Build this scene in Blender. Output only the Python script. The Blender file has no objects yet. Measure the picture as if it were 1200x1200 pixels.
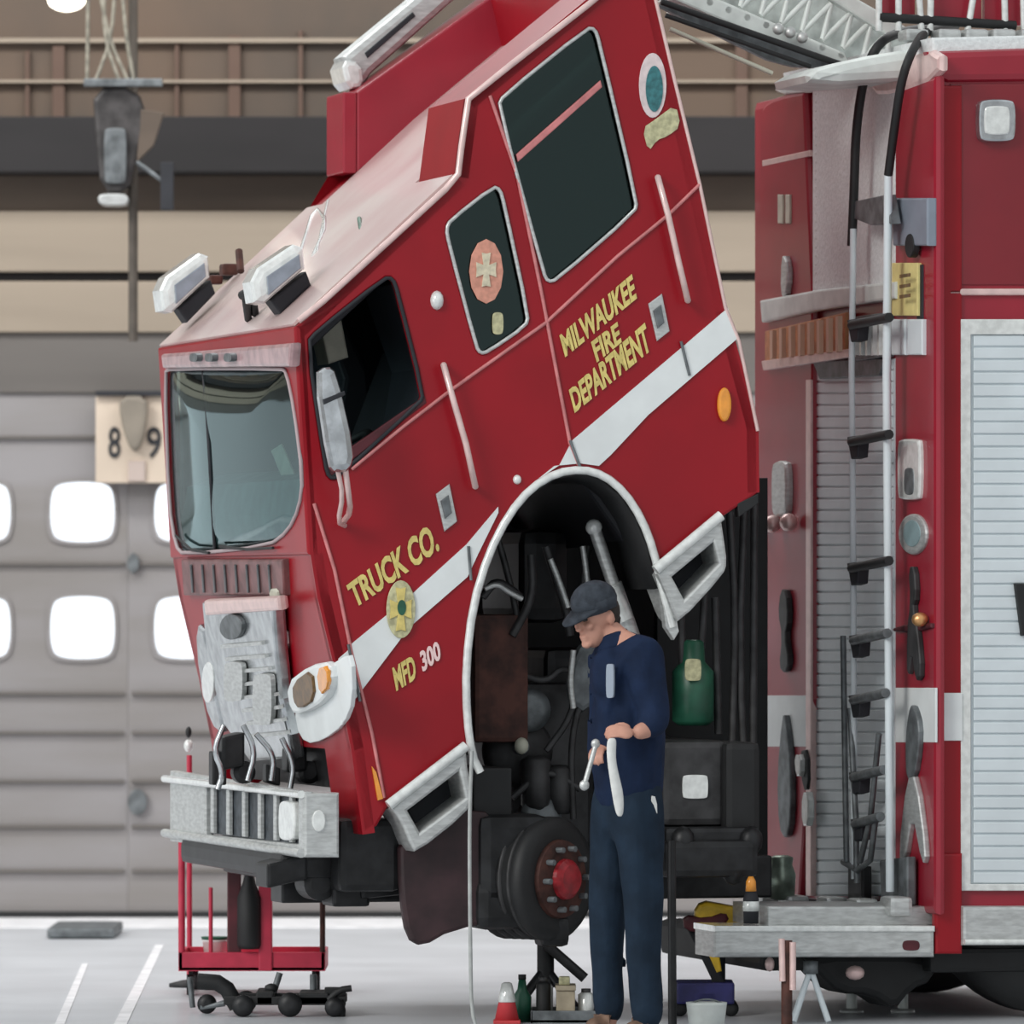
import bpy, bmesh, math, random
from mathutils import Vector, Matrix
random.seed(7)
SC = bpy.context.scene
COL = SC.collection
CAMZ = 1.717
FPX = 8400.0
HORIZON = 700.0

# ------------------------------------------------------------------ measuring: a photo point read off onto a real plane
def ray(px, py):
    return Vector(((px-600)/FPX, 1.0, (HORIZON-py)/FPX))
CAM = Vector((0, 0, CAMZ))
def at(px, py, d):
    return CAM + ray(px, py)*d
class Frame:
    """a real plane in the hall: origin, two unit axes and the outward normal (towards the viewer's side)"""
    def __init__(s, o, ex, ey):
        s.o = Vector(o); s.ex = Vector(ex).normalized(); s.ey = Vector(ey).normalized()
        n = s.ex.cross(s.ey).normalized()
        if n.dot(CAM - s.o) < 0: n = -n
        s.n = n
    def p(s, px, py, off=0.0):
        r = ray(px, py)
        o = s.o + s.n*off
        t = (o-CAM).dot(s.n)/r.dot(s.n)
        return CAM + r*t
    def shift(s, off):
        return Frame(s.o + s.n*off, s.ex, s.ey)

TH = math.radians(15)
U = Vector((math.cos(TH), math.sin(TH), 0))      # along the truck, front to back
V = Vector((-math.sin(TH), math.cos(TH), 0))     # across the truck, near side to far side
Z = Vector((0, 0, 1))
O = at(350, 700, 28.3); O.z = 0
WID = 2.55
def side(w): return Frame(O + V*w, U, Z)
SIDE = side(0)
def across(pa, pb):
    """plane spanned by the truck's width and the line pa-pb seen on its near side"""
    a = SIDE.p(*pa); b = SIDE.p(*pb)
    return Frame(a, V, (a-b))
def ground(px, py):
    r = ray(px, py); t = CAMZ/(-r.z); return CAM + r*t

# ------------------------------------------------------------------ materials
def mat(name, color, rough=0.5, metal=0.0, noise=0.0, nscale=8.0, coat=0.0, bump=0.0, emit=0.0, trans=0.0, stretch=(1, 1, 1), color2=None, spec=0.5):
    m = bpy.data.materials.new(name); m.use_nodes = True
    nt = m.node_tree; b = nt.nodes['Principled BSDF']
    b.inputs['Base Color'].default_value = (*color, 1)
    b.inputs['Roughness'].default_value = rough
    b.inputs['Metallic'].default_value = metal
    b.inputs['Coat Weight'].default_value = coat
    b.inputs['Coat Roughness'].default_value = 0.08
    b.inputs['Specular IOR Level'].default_value = spec
    if trans: b.inputs['Transmission Weight'].default_value = trans
    if emit:
        b.inputs['Emission Color'].default_value = (*color, 1); b.inputs['Emission Strength'].default_value = emit
    if noise or bump or color2:
        tc = nt.nodes.new('ShaderNodeTexCoord'); mp = nt.nodes.new('ShaderNodeMapping')
        mp.inputs['Scale'].default_value = stretch
        ns = nt.nodes.new('ShaderNodeTexNoise'); ns.inputs['Scale'].default_value = nscale; ns.inputs['Detail'].default_value = 6
        nt.links.new(tc.outputs['Object'], mp.inputs['Vector']); nt.links.new(mp.outputs['Vector'], ns.inputs['Vector'])
        if noise or color2:
            cr = nt.nodes.new('ShaderNodeValToRGB')
            c2 = color2 if color2 else tuple(max(0, c*(1-noise)) for c in color)
            cr.color_ramp.elements[0].position = 0.35; cr.color_ramp.elements[1].position = 0.65
            cr.color_ramp.elements[0].color = (*c2, 1); cr.color_ramp.elements[1].color = (*color, 1)
            nt.links.new(ns.outputs['Fac'], cr.inputs['Fac']); nt.links.new(cr.outputs['Color'], b.inputs['Base Color'])
        if bump:
            bp = nt.nodes.new('ShaderNodeBump'); bp.inputs['Strength'].default_value = bump; bp.inputs['Distance'].default_value = 0.02
            nt.links.new(ns.outputs['Fac'], bp.inputs['Height']); nt.links.new(bp.outputs['Normal'], b.inputs['Normal'])
    return m
M = {}
M['red'] = mat('red_paint', (0.31, 0.002, 0.010), 0.38, 0, 0.14, 3, coat=0.08, spec=0.35)
M['red_body'] = mat('body_red_paint', (0.33, 0.012, 0.03), 0.38, 0, 0.15, 4, coat=0.25)
M['maroon'] = mat('maroon_painted_metal', (0.10, 0.012, 0.02), 0.55, 0, 0.5, 9)
M['cartred'] = mat('cart_red_paint', (0.55, 0.03, 0.07), 0.45, 0, 0.2, 12)
M['pinktrim'] = mat('polished_edge_trim', (0.82, 0.60, 0.57), 0.3, 0.3, 0.15, 20)
M['seam'] = mat('door_seam_trim', (0.72, 0.26, 0.26), 0.35, 0.3, 0.3, 15)
M['white'] = mat('white_reflective_stripe', (0.78, 0.82, 0.82), 0.45, 0, 0.10, 6)
M['gold'] = mat('gold_leaf_lettering', (0.80, 0.66, 0.22), 0.4, 0.15, 0.25, 30)
M['goldpale'] = mat('pale_gold_emblem', (0.62, 0.60, 0.36), 0.5, 0.1, 0.4, 40)
M['pinkletter'] = mat('pale_number_lettering', (0.85, 0.62, 0.60), 0.5)
M['chrome'] = mat('chrome', (0.62, 0.65, 0.67), 0.22, 0.9, 0.35, 14)
M['alu'] = mat('brushed_aluminium', (0.62, 0.64, 0.63), 0.42, 0.55, 0.25, 18, stretch=(1, 1, 4))
M['aludark'] = mat('dull_grey_metal', (0.20, 0.22, 0.23), 0.5, 0.5, 0.5, 16)
M['tread'] = mat('tread_plate', (0.80, 0.84, 0.84), 0.55, 0.0, 0.15, 60, bump=0.25)
M['shutter'] = mat('shutter_slats', (0.68, 0.75, 0.78), 0.4, 0.0, 0.08, 6)
M['black'] = mat('black_rubber', (0.012, 0.013, 0.014), 0.6, 0, 0.4, 10)
M['dark'] = mat('oily_dark_metal', (0.022, 0.023, 0.025), 0.45, 0.3, 0.6, 14)
M['darkgrey'] = mat('dark_grey_casting', (0.06, 0.06, 0.062), 0.5, 0.4, 0.5, 12)
M['rust'] = mat('rusty_brown_metal', (0.10, 0.035, 0.025), 0.7, 0.1, 0.7, 12)
M['green'] = mat('green_painted_tank', (0.02, 0.12, 0.07), 0.4, 0, 0.4, 10)
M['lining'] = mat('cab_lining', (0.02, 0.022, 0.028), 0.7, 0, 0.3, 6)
M['seat'] = mat('seat_vinyl', (0.03, 0.035, 0.045), 0.55, 0, 0.3, 6)
M['cream'] = mat('cream_panel', (0.55, 0.55, 0.45), 0.6, 0, 0.2, 12)
M['amber'] = mat('amber_lens', (0.90, 0.35, 0.04), 0.2, 0, 0.2, 20, coat=0.5)
M['brownlens'] = mat('headlight_dark_amber_lens', (0.17, 0.09, 0.025), 0.35, 0, 0.5, 30)
M['lens'] = mat('clear_lamp_lens', (0.82, 0.85, 0.83), 0.15, 0.1, 0.2, 30, coat=0.8)
M['teal'] = mat('teal_seal_centre', (0.05, 0.22, 0.24), 0.4, 0, 0.5, 40)
M['emblempink'] = mat('emblem_orange_pink', (0.72, 0.33, 0.24), 0.5, 0, 0.25, 40)
M['orange'] = mat('orange_marker_slats', (0.62, 0.27, 0.12), 0.6, 0, 0.3, 25)
M['yellow'] = mat('yellow_placard', (0.78, 0.68, 0.28), 0.55, 0, 0.15, 20)
M['yellowpaint'] = mat('yellow_enamel', (0.85, 0.55, 0.03), 0.4, 0, 0.3, 16)
M['blue'] = mat('dark_blue_enamel', (0.03, 0.03, 0.16), 0.45, 0, 0.4, 16)
M['navy'] = mat('navy_cotton', (0.010, 0.022, 0.058), 0.85, 0, 0.35, 10, bump=0.5, spec=0.2)
M['navytrouser'] = mat('blue_grey_cotton', (0.013, 0.027, 0.048), 0.85, 0, 0.35, 10, bump=0.5, spec=0.2)
M['cap'] = mat('dark_cap_cloth', (0.05, 0.06, 0.075), 0.85, 0, 0.4, 30, bump=0.3, spec=0.2)
M['skin'] = mat('skin', (0.58, 0.30, 0.22), 0.55, 0, 0.12, 18)
M['hair'] = mat('dark_hair', (0.03, 0.022, 0.018), 0.8, 0, 0.4, 60)
M['glove'] = mat('grey_blue_glove', (0.12, 0.17, 0.22), 0.7, 0, 0.3, 30)
M['cloth'] = mat('white_rag_cloth', (0.72, 0.74, 0.72), 0.9, 0, 0.15, 20, bump=0.4, spec=0.1)
M['leather'] = mat('tan_boot_leather', (0.20, 0.12, 0.08), 0.7, 0, 0.4, 20)
M['eye'] = mat('eye_dark', (0.02, 0.015, 0.01), 0.2)
M['boomwhite'] = mat('boom_white_paint', (0.72, 0.77, 0.74), 0.5, 0.1, 0.18, 10)
M['tan'] = mat('tan_cardboard', (0.42, 0.36, 0.26), 0.8, 0, 0.3, 14)
M['conered'] = mat('cone_red_plastic', (0.62, 0.05, 0.06), 0.5, 0, 0.15, 10)
M['brass'] = mat('brass_fitting', (0.70, 0.38, 0.16), 0.3, 0.7, 0.2, 20)
def glass(name, tint, rough, tr, reflect=1.0):
    m = bpy.data.materials.new(name); m.use_nodes = True; nt = m.node_tree
    for n in list(nt.nodes):
        if n.type != 'OUTPUT_MATERIAL': nt.nodes.remove(n)
    out = [n for n in nt.nodes if n.type == 'OUTPUT_MATERIAL'][0]
    t = nt.nodes.new('ShaderNodeBsdfTransparent'); t.inputs['Color'].default_value = (*tr, 1)
    g = nt.nodes.new('ShaderNodeBsdfGlossy'); g.inputs['Roughness'].default_value = rough; g.inputs['Color'].default_value = (*tint, 1)
    lw = nt.nodes.new('ShaderNodeFresnel'); lw.inputs['IOR'].default_value = 1.0 + 0.6*reflect
    mx = nt.nodes.new('ShaderNodeMixShader')
    nt.links.new(lw.outputs[0], mx.inputs[0]); nt.links.new(t.outputs[0], mx.inputs[1]); nt.links.new(g.outputs[0], mx.inputs[2])
    nt.links.new(mx.outputs[0], out.inputs['Surface'])
    return m
M['windshield'] = glass('green_tinted_windshield', (0.70, 0.88, 0.90), 0.05, (0.62, 0.84, 0.82), 1.5)
M['privacy'] = glass('privacy_glass', (0.45, 0.62, 0.60), 0.05, (0.14, 0.22, 0.20), 1.2)
M['pane'] = glass('door_window_pane', (0.9, 0.95, 1.0), 0.2, (0.97, 0.98, 1.0), 0.8)

# ------------------------------------------------------------------ object helpers
WLOC = {}
def setmeta(o, label=None, cat=None, group=None, kind=None):
    if label: o['label'] = label
    if cat: o['category'] = cat
    if group: o['group'] = group
    if kind: o['kind'] = kind
    return o
def empty(name, loc, label=None, cat=None, group=None, parent=None):
    o = bpy.data.objects.new(name, None); COL.objects.link(o)
    o.location = Vector(loc); o.empty_display_size = 0.1
    WLOC[o] = Vector(loc)
    return setmeta(o, label, cat, group)
def link(name, me, m, parent=None, smooth=False, base=False, label=None, cat=None, group=None, kind=None):
    """me holds world coordinates; the origin is moved to the middle (or base) of the mesh"""
    xs = [v.co for v in me.vertices]
    lo = Vector([min(c[i] for c in xs) for i in range(3)]); hi = Vector([max(c[i] for c in xs) for i in range(3)])
    c = (lo+hi)/2
    if base or parent is None: c.z = lo.z
    me.transform(Matrix.Translation(-c))
    if m is not None:
        me.materials.clear(); me.materials.append(m)
    for p in me.polygons: p.use_smooth = smooth
    me.name = name
    o = bpy.data.objects.new(name, me); COL.objects.link(o)
    WLOC[o] = c
    if parent is not None:
        o.parent = parent; o.location = c - WLOC[parent]
    else: o.location = c
    return setmeta(o, label, cat, group, kind)
def from_curve(cu, mtx=None):
    o = bpy.data.objects.new('tmp', cu); COL.objects.link(o)
    bpy.context.view_layer.update()
    dg = bpy.context.evaluated_depsgraph_get()
    me = bpy.data.meshes.new_from_object(o.evaluated_get(dg))
    bpy.data.objects.remove(o); bpy.data.curves.remove(cu)
    if mtx is not None: me.transform(mtx)
    return me
def chaikin(pts, n, closed=True):
    for _ in range(n):
        q = []
        L = len(pts)
        rng = range(L) if closed else range(L-1)
        if not closed: q.append(pts[0])
        for i in rng:
            a, b = pts[i], pts[(i+1) % L]
            q.append(tuple(a[k]*.75+b[k]*.25 for k in range(len(a)))); q.append(tuple(a[k]*.25+b[k]*.75 for k in range(len(a))))
        if not closed: q.append(pts[-1])
        pts = q
    return pts
def plate_mesh(fr, pts, thick, off=0.0, holes=(), bevel=0.0):
    """solid plate: outline (photo points measured on plane fr), front face off in front of the plane, thick deep"""
    fo = off
    def loc(p):
        w = p if isinstance(p, Vector) else fr.p(p[0], p[1], fo)
        d = w - fr.o; return (d.dot(fr.ex), d.dot(fr.ey))
    cu = bpy.data.curves.new('c', 'CURVE'); cu.dimensions = '2D'; cu.fill_mode = 'BOTH'
    for loop in [pts]+list(holes):
        sp = cu.splines.new('POLY'); sp.points.add(len(loop)-1)
        for i, p in enumerate(loop):
            x, y = loc(p); sp.points[i].co = (x, y, 0, 1)
        sp.use_cyclic_u = True
    b = min(bevel, thick*0.45)
    cu.extrude = thick/2 - b
    cu.bevel_depth = b; cu.bevel_resolution = 1
    if b: cu.offset = -b
    n = fr.ex.cross(fr.ey)
    o = fr.o + fr.n*(off-thick/2)
    mt = Matrix(((fr.ex.x, fr.ey.x, n.x, o.x), (fr.ex.y, fr.ey.y, n.y, o.y), (fr.ex.z, fr.ey.z, n.z, o.z), (0, 0, 0, 1)))
    return from_curve(cu, mt)
def links(name, meshes, m, parent, **k):
    return [link(name, x, m, parent, **k) for x in meshes][0]
def merge(meshes):
    bm = bmesh.new()
    for me in meshes:
        bm.from_mesh(me); bpy.data.meshes.remove(me)
    me = bpy.data.meshes.new('m'); bm.to_mesh(me); bm.free(); return me
def plate(name, fr, pts, thick, m, parent=None, off=0.0, holes=(), bevel=0.004, **k):
    return link(name, plate_mesh(fr, pts, thick, off, holes, bevel), m, parent, **k)
def rect(x0, y0, x1, y1): return [(x0, y0), (x1, y0), (x1, y1), (x0, y1)]
def rrect(x0, y0, x1, y1, r=6):
    return chaikin([(x0+r, y0), (x1-r, y0), (x1, y0+r), (x1, y1-r), (x1-r, y1), (x0+r, y1), (x0, y1-r), (x0, y0+r)], 2)
def ell(cx, cy, rx, ry, n=28, a0=0): return [(cx+rx*math.cos(a0+2*math.pi*i/n), cy+ry*math.sin(a0+2*math.pi*i/n)) for i in range(n)]
def tube_mesh(pts, r, smoothn=0, res=3, cyc=False):
    pts = [tuple(p) for p in pts]
    if smoothn: pts = chaikin(pts, smoothn, False)
    cu = bpy.data.curves.new('c', 'CURVE'); cu.dimensions = '3D'
    sp = cu.splines.new('POLY'); sp.points.add(len(pts)-1)
    for i, p in enumerate(pts): sp.points[i].co = (*p, 1)
    sp.use_cyclic_u = cyc
    cu.bevel_depth = r; cu.bevel_resolution = res; cu.use_fill_caps = True
    return from_curve(cu)
def tube(name, pts, r, m, parent=None, sm=0, **k):
    return link(name, tube_mesh(pts, r, sm), m, parent, smooth=True, **k)
def box_mesh(c, ex, ey, ez, bevel=0.0):
    bm = bmesh.new(); c = Vector(c)
    bmesh.ops.create_cube(bm, size=1)
    ex, ey, ez = Vector(ex), Vector(ey), Vector(ez)
    for v in bm.verts: v.co = c + ex*v.co.x + ey*v.co.y + ez*v.co.z
    if bevel: bmesh.ops.bevel(bm, geom=list(bm.edges), offset=bevel, segments=2, affect='EDGES', profile=0.6)
    bmesh.ops.recalc_face_normals(bm, faces=bm.faces)
    me = bpy.data.meshes.new('m'); bm.to_mesh(me); bm.free(); return me
def wbox_mesh(x0, x1, y0, y1, z0, z1, bevel=0.0):
    return box_mesh(((x0+x1)/2, (y0+y1)/2, (z0+z1)/2), (x1-x0, 0, 0), (0, y1-y0, 0), (0, 0, z1-z0), bevel)
def lathe_mesh(c, axis, prof, n=32):
    """prof: list of (along, radius)"""
    axis = Vector(axis).normalized(); a = axis.orthogonal().normalized(); b = axis.cross(a); c = Vector(c)
    bm = bmesh.new(); rings = []
    for t, r in prof:
        rings.append([bm.verts.new(c+axis*t+(a*math.cos(2*math.pi*i/n)+b*math.sin(2*math.pi*i/n))*max(r, 1e-4)) for i in range(n)])
    for r0, r1 in zip(rings, rings[1:]):
        for i in range(n): bm.faces.new((r0[i], r0[(i+1) % n], r1[(i+1) % n], r1[i]))
    bm.faces.new(rings[0]); bm.faces.new(rings[-1][::-1])
    bmesh.ops.recalc_face_normals(bm, faces=bm.faces)
    me = bpy.data.meshes.new('m'); bm.to_mesh(me); bm.free(); return me
def ball_mesh(c, rx, ry, rz, sub=3, mt=None):
    bm = bmesh.new(); bmesh.ops.create_icosphere(bm, subdivisions=sub, radius=1)
    S = Matrix.Diagonal((rx, ry, rz, 1))
    X = Matrix.Translation(c) @ (mt.to_4x4() if mt else Matrix.Identity(4)) @ S
    bmesh.ops.transform(bm, matrix=X, verts=bm.verts)
    me = bpy.data.meshes.new('m'); bm.to_mesh(me); bm.free(); return me
def text_on(name, fr, s, quad, m, parent, off=0.006, bold=0.0):
    """quad: photo points bl, br, tr, tl of the word"""
    cu = bpy.data.curves.new('t', 'FONT'); cu.body = s; cu.extrude = 0.002; cu.offset = bold; cu.resolution_u = 3
    me = from_curve(cu)
    x0 = min(v.co.x for v in me.vertices); x1 = max(v.co.x for v in me.vertices)
    y0 = min(v.co.y for v in me.vertices); y1 = max(v.co.y for v in me.vertices)
    q = [fr.p(*p) for p in quad]
    for v in me.vertices:
        a = (v.co.x-x0)/(x1-x0); b = (v.co.y-y0)/(y1-y0); z = v.co.z
        w = (q[0]*(1-a)+q[1]*a)*(1-b)+(q[3]*(1-a)+q[2]*a)*b
        v.co = w + fr.n*(off+z)
    return link(name, me, m, parent)
def modmesh(me, mods):
    o = bpy.data.objects.new('tmp', me); COL.objects.link(o)
    for t, kw in mods:
        md = o.modifiers.new(t, t)
        for a, b in kw.items(): setattr(md, a, b)
    bpy.context.view_layer.update()
    dg = bpy.context.evaluated_depsgraph_get()
    r = bpy.data.meshes.new_from_object(o.evaluated_get(dg)); bpy.data.objects.remove(o)
    return r
def skin_mesh(nodes, edges, root=0, sub=2):
    me = bpy.data.meshes.new('s')
    me.from_pydata([n[0] for n in nodes], edges, [])
    o = bpy.data.objects.new('tmp', me); COL.objects.link(o)
    md = o.modifiers.new('Skin', 'SKIN'); md.use_smooth_shade = True
    if not me.skin_vertices:
        bpy.context.view_layer.objects.active = o
    for i, n in enumerate(nodes):
        sv = me.skin_vertices[0].data[i]
        r = n[1]; sv.radius = (r, r) if not isinstance(r, tuple) else r
        sv.use_root = (i == root)
    s2 = o.modifiers.new('Sub', 'SUBSURF'); s2.levels = sub; s2.render_levels = sub
    bpy.context.view_layer.update()
    dg = bpy.context.evaluated_depsgraph_get()
    r = bpy.data.meshes.new_from_object(o.evaluated_get(dg)); bpy.data.objects.remove(o)
    return r

# ------------------------------------------------------------------ camera, light
cam = bpy.data.cameras.new('camera'); co = bpy.data.objects.new('camera', cam); COL.objects.link(co)
co.location = CAM; co.rotation_euler = (math.radians(90), 0, 0)
cam.sensor_width = 36; cam.lens = 36*FPX/1200; cam.shift_y = (HORIZON-600)/1200; cam.clip_end = 300
cam.dof.use_dof = True; cam.dof.focus_distance = 28.5; cam.dof.aperture_fstop = 3.6
SC.camera = co
SC.view_settings.view_transform = 'Standard'; SC.view_settings.look = 'None'
SC.view_settings.exposure = 0.0; SC.view_settings.gamma = 1.0
w = bpy.data.worlds.new('daylight'); SC.world = w; w.use_nodes = True
bg = w.node_tree.nodes['Background']; bg.inputs[0].default_value = (0.93, 0.97, 1.0, 1); bg.inputs[1].default_value = 0.74
_n = w.node_tree.nodes; _l = w.node_tree.links           # overcast sky, brightest low beyond the doors
_tc = _n.new('ShaderNodeTexCoord'); _sx = _n.new('ShaderNodeSeparateXYZ'); _mr = _n.new('ShaderNodeMapRange')
_mr.inputs['From Min'].default_value = 0.90; _mr.inputs['From Max'].default_value = 1.0; _mr.inputs['To Min'].default_value = 0.74; _mr.inputs['To Max'].default_value = 1.7
_l.new(_tc.outputs['Generated'], _sx.inputs[0]); _l.new(_sx.outputs['Y'], _mr.inputs['Value']); _l.new(_mr.outputs[0], bg.inputs[1])
def wx0(px): return (px-600)*38.4/FPX
def area(name, loc, target, sx, sy, power, col=(1, 1, 1)):
    l = bpy.data.lights.new(name, 'AREA'); l.shape = 'RECTANGLE'; l.size = sx; l.size_y = sy; l.energy = power; l.color = col
    o = bpy.data.objects.new(name, l); COL.objects.link(o); o.location = loc
    o.rotation_euler = (Vector(target)-Vector(loc)).to_track_quat('-Z', 'Y').to_euler(); return o
sun = bpy.data.lights.new('sun', 'SUN'); sun.energy = 1.35; sun.angle = math.radians(20); sun.color = (1, 0.97, 0.93)
so = bpy.data.objects.new('sun', sun); COL.objects.link(so); so.location = (-5, 10, 12)
so.rotation_euler = Vector((0.60, 0.72, -0.50)).to_track_quat('-Z', 'Y').to_euler()

area('added_floor_fill', (wx0(150), 34.6, 8.0), (wx0(150), 35.8, 0), 16, 1.2, 700, (1, 0.99, 0.97))  # added area light that whitens the floor in front of the doors
area('added_left_fill', (-12.4, 25.0, 3.6), (0, 29.5, 1.8), 14, 5.5, 380, (0.93, 0.97, 1.0))  # added fill from the left to brighten the bulkhead and cab front
# ------------------------------------------------------------------ the hall
YW = 38.4
def wz(py): return CAMZ + (HORIZON-py)*YW/FPX
def wx(px): return (px-600)*YW/FPX
XL, XR = wx(-420), wx(1620)
m_floor = mat('sealed_concrete', (0.60, 0.62, 0.65), 0.34, 0, 0.14, 1.6)
XL, XR = -13.0, 13.0
link('floor', wbox_mesh(XL, XR, 12, YW+0.5, -0.1, 0), m_floor, kind='structure')
m_sidewall = mat('side_wall_panels', (0.30, 0.27, 0.24), 0.8, 0, 0.2, 0.8)
def sidewall(nm, x):
    f = Frame((x, 0, 0), (0, 1, 0), (0, 0, 1))
    outer = [Vector((x, a, b)) for a, b in ((12, 0), (YW+0.5, 0), (YW+0.5, 7.0), (12, 7.0))]
    holes = [[Vector((x, a, b)) for a, b in ((y0, z0), (y0+4.2, z0), (y0+4.2, z1), (y0, z1))] for y0 in (14, 20, 26, 32) for z0, z1 in ((0.9, 3.2), (4.4, 6.4))]
    link(nm, plate_mesh(f, outer, 0.2, 0, holes, 0.01), m_sidewall, kind='structure')
sidewall('wall_left', XL); sidewall('wall_right', XR)
m_lintel = mat('beige_concrete_lintel', (0.33, 0.275, 0.215), 0.85, 0, 0.15, 1.2, stretch=(0.3, 1, 3))
m_brown = mat('brown_precast_panels', (0.125, 0.088, 0.064), 0.85, 0, 0.28, 1.1, stretch=(1.2, 1, 0.8), color2=(0.085, 0.068, 0.055))
m_brown2 = mat('reddish_brown_panel', (0.135, 0.085, 0.064), 0.85, 0, 0.25, 1.4)
m_beam = mat('dark_beam', (0.018, 0.016, 0.017), 0.8, 0, 0.35, 1.5, stretch=(0.5, 1, 2))
m_tanwall = mat('tan_wall_under_beam', (0.115, 0.088, 0.068), 0.85, 0, 0.3, 1.5, stretch=(0.6, 1, 2))
m_head = mat('door_header_grey', (0.14, 0.128, 0.118), 0.8, 0, 0.15, 1.5, stretch=(0.3, 1, 3))
m_door = mat('door_panel_grey', (0.27, 0.258, 0.262), 0.6, 0, 0.16, 1.2, stretch=(0.4, 1, 3), color2=(0.215, 0.20, 0.19))
def band(name, py0, py1, y0, m, **k):
    return link(name, wbox_mesh(XL, XR, y0, YW+0.5, wz(py1), wz(py0), 0.01), m, kind='structure', **k)
band('wall_back', -320, 140, YW, m_brown)
band('trim_1', 140, 205, YW-0.25, m_beam)
band('wall_back', 205, 248, YW, m_tanwall)
band('trim_2', 248, 319, YW-0.05, m_lintel)
band('trim_3', 319, 330, YW+0.0, m_beam)
band('trim_4', 330, 390, YW-0.05, m_lintel)
band('trim_5', 390, 461, YW-0.02, m_head)
# horizontal conduits and ledges on the brown panels
for i, (p, h) in enumerate(((48, 0.012), (96, 0.008))):
    link('trim_%d' % (6+i), wbox_mesh(XL, XR, YW-0.05, YW, wz(p)-h, wz(p)+h), m_lintel, kind='structure')
for i, x in enumerate((30, 62, 205, 268, 350, 862)):       # narrow joints and pilasters of the upper wall
    link('trim_%d' % (20+i), wbox_mesh(wx(x), wx(x+(14 if i % 2 else 5)), YW-0.03, YW+.02, wz(138), wz(60-i*6), .005), m_brown2, kind='structure')
# sectional overhead doors with two rows of windows
wfr = Frame((0, YW, 0), (1, 0, 0), (0, 0, 1))
cols = [-64-122*i for i in range(2)][::-1] + [58+122*i for i in range(12)]
def door(name, pxa, pxb, cs):
    holes = []
    for c in cs:
        for (a, b) in ((564, 636), (698, 773)):
            holes.append(rrect(c, a, c+77, b, 12))
    d = plate(name, wfr, rect(pxa, 461, pxb, 1072), 0.06, m_door, off=0.0, holes=holes, bevel=0.004, kind='structure')
    gr = []
    for py in (512, 660, 812, 858, 915, 968, 1020):
        gr.append(wbox_mesh(wx(pxa)+.02, wx(pxb)-.02, YW-0.022, YW-0.001, wz(py)-0.012, wz(py)+0.006, 0.003))
    link('panel_joint', merge(gr), m_head, d)
    link('bottom_seal', wbox_mesh(wx(pxa), wx(pxb), YW-0.03, YW+0.05, 0.0, wz(1068)), M['black'], d)
    return d
d1 = door('door_1', -400, 150, cols[:3]); d2 = door('door_2', 150, 860, cols[3:9]); d3 = door('door_3', 860, 1620, cols[10:])
n = 0
for c in cols[:9]:
    for (a, b) in ((564, 636), (698, 773)):
        n += 1
        wn = plate('window_%d' % n, wfr, rrect(c-1, a-1, c+78, b+1, 12), 0.012, M['pane'], off=-0.02, bevel=0, kind='structure')
        fr_ = merge([plate_mesh(wfr, rrect(c-3, a-3, c+80, b+3, 13), 0.02, 0.012, [rrect(c+1, a+1, c+76, b-1, 12)])])
        link('window_frame', fr_, m_door, wn)
# latch and hinge hardware on the door
plate('door_latch', wfr, ell(161, 940, 11, 15), 0.03, M['aludark'], d2, off=0.04)
plate('door_hinge', wfr, rrect(149, 648, 163, 672), 0.03, M['aludark'], d2, off=0.04)
# painted floor lines
m_line = mat('white_floor_lines_and_glare', (0.9, 0.9, 0.92), 0.5, 0, 0.2, 6)  # shared by the floor lines and the painted light strip
def floorline(name, a, b, wpx):
    q = [ground(*a), ground(a[0]+wpx, a[1]), ground(b[0]+wpx*.6, b[1]), ground(b[0], b[1])]
    me = bpy.data.meshes.new('l'); me.from_pydata([(p.x, p.y, z) for z in (0.0, 0.003) for p in q], [], [(3, 2, 1, 0), (4, 5, 6, 7), (0, 1, 5, 4), (1, 2, 6, 5), (2, 3, 7, 6), (3, 0, 4, 7)])
    return link(name, me, m_line, kind='structure')
floorline('trim_8', (126, 1215), (182, 1108), 16)
floorline('trim_9', (58, 1215), (96, 1130), 12)
# white strip that paints the overbright floor light along the foot of the doors
link('trim_10', wbox_mesh(XL, XR, 37.2, YW-0.05, 0.0, 0.004), m_line, kind='structure')

# number board between the doors
sb = plate('number_board', Frame((0, YW-0.12, 0), (1, 0, 0), (0, 0, 1)), rect(112, 463, 236, 566), 0.05, mat('beige_board', (0.62, 0.52, 0.42), 0.8, 0, 0.15, 3), off=0,
           label='beige board with black numbers 8 and 9 mounted above the overhead doors', cat='sign')
SBF = Frame((0, YW-0.12, 0), (1, 0, 0), (0, 0, 1))
text_on('numeral', SBF, '8', [(127, 537), (141, 537), (141, 500), (127, 500)], M['lining'], sb, bold=0.01)
text_on('numeral', SBF, '9', [(172, 537), (189, 537), (189, 500), (172, 500)], M['lining'], sb, bold=0.01)
plate('bell_housing', SBF, chaikin([(140, 464), (172, 464), (173, 490), (166, 522), (157, 530), (149, 520), (140, 488)], 1), 0.10, mat('grey_bell', (0.24, 0.21, 0.17), 0.7, 0, 0.2, 6), sb, off=0.08, bevel=0.02)
plate('lower_bracket', SBF, rect(150, 540, 170, 564), 0.03, mat('faded_bracket', (0.46, 0.38, 0.34), 0.8), sb, off=0.02)
plate('top_rail', SBF, rect(112, 458, 236, 464), 0.08, M['lining'], sb, off=0.03)

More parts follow.
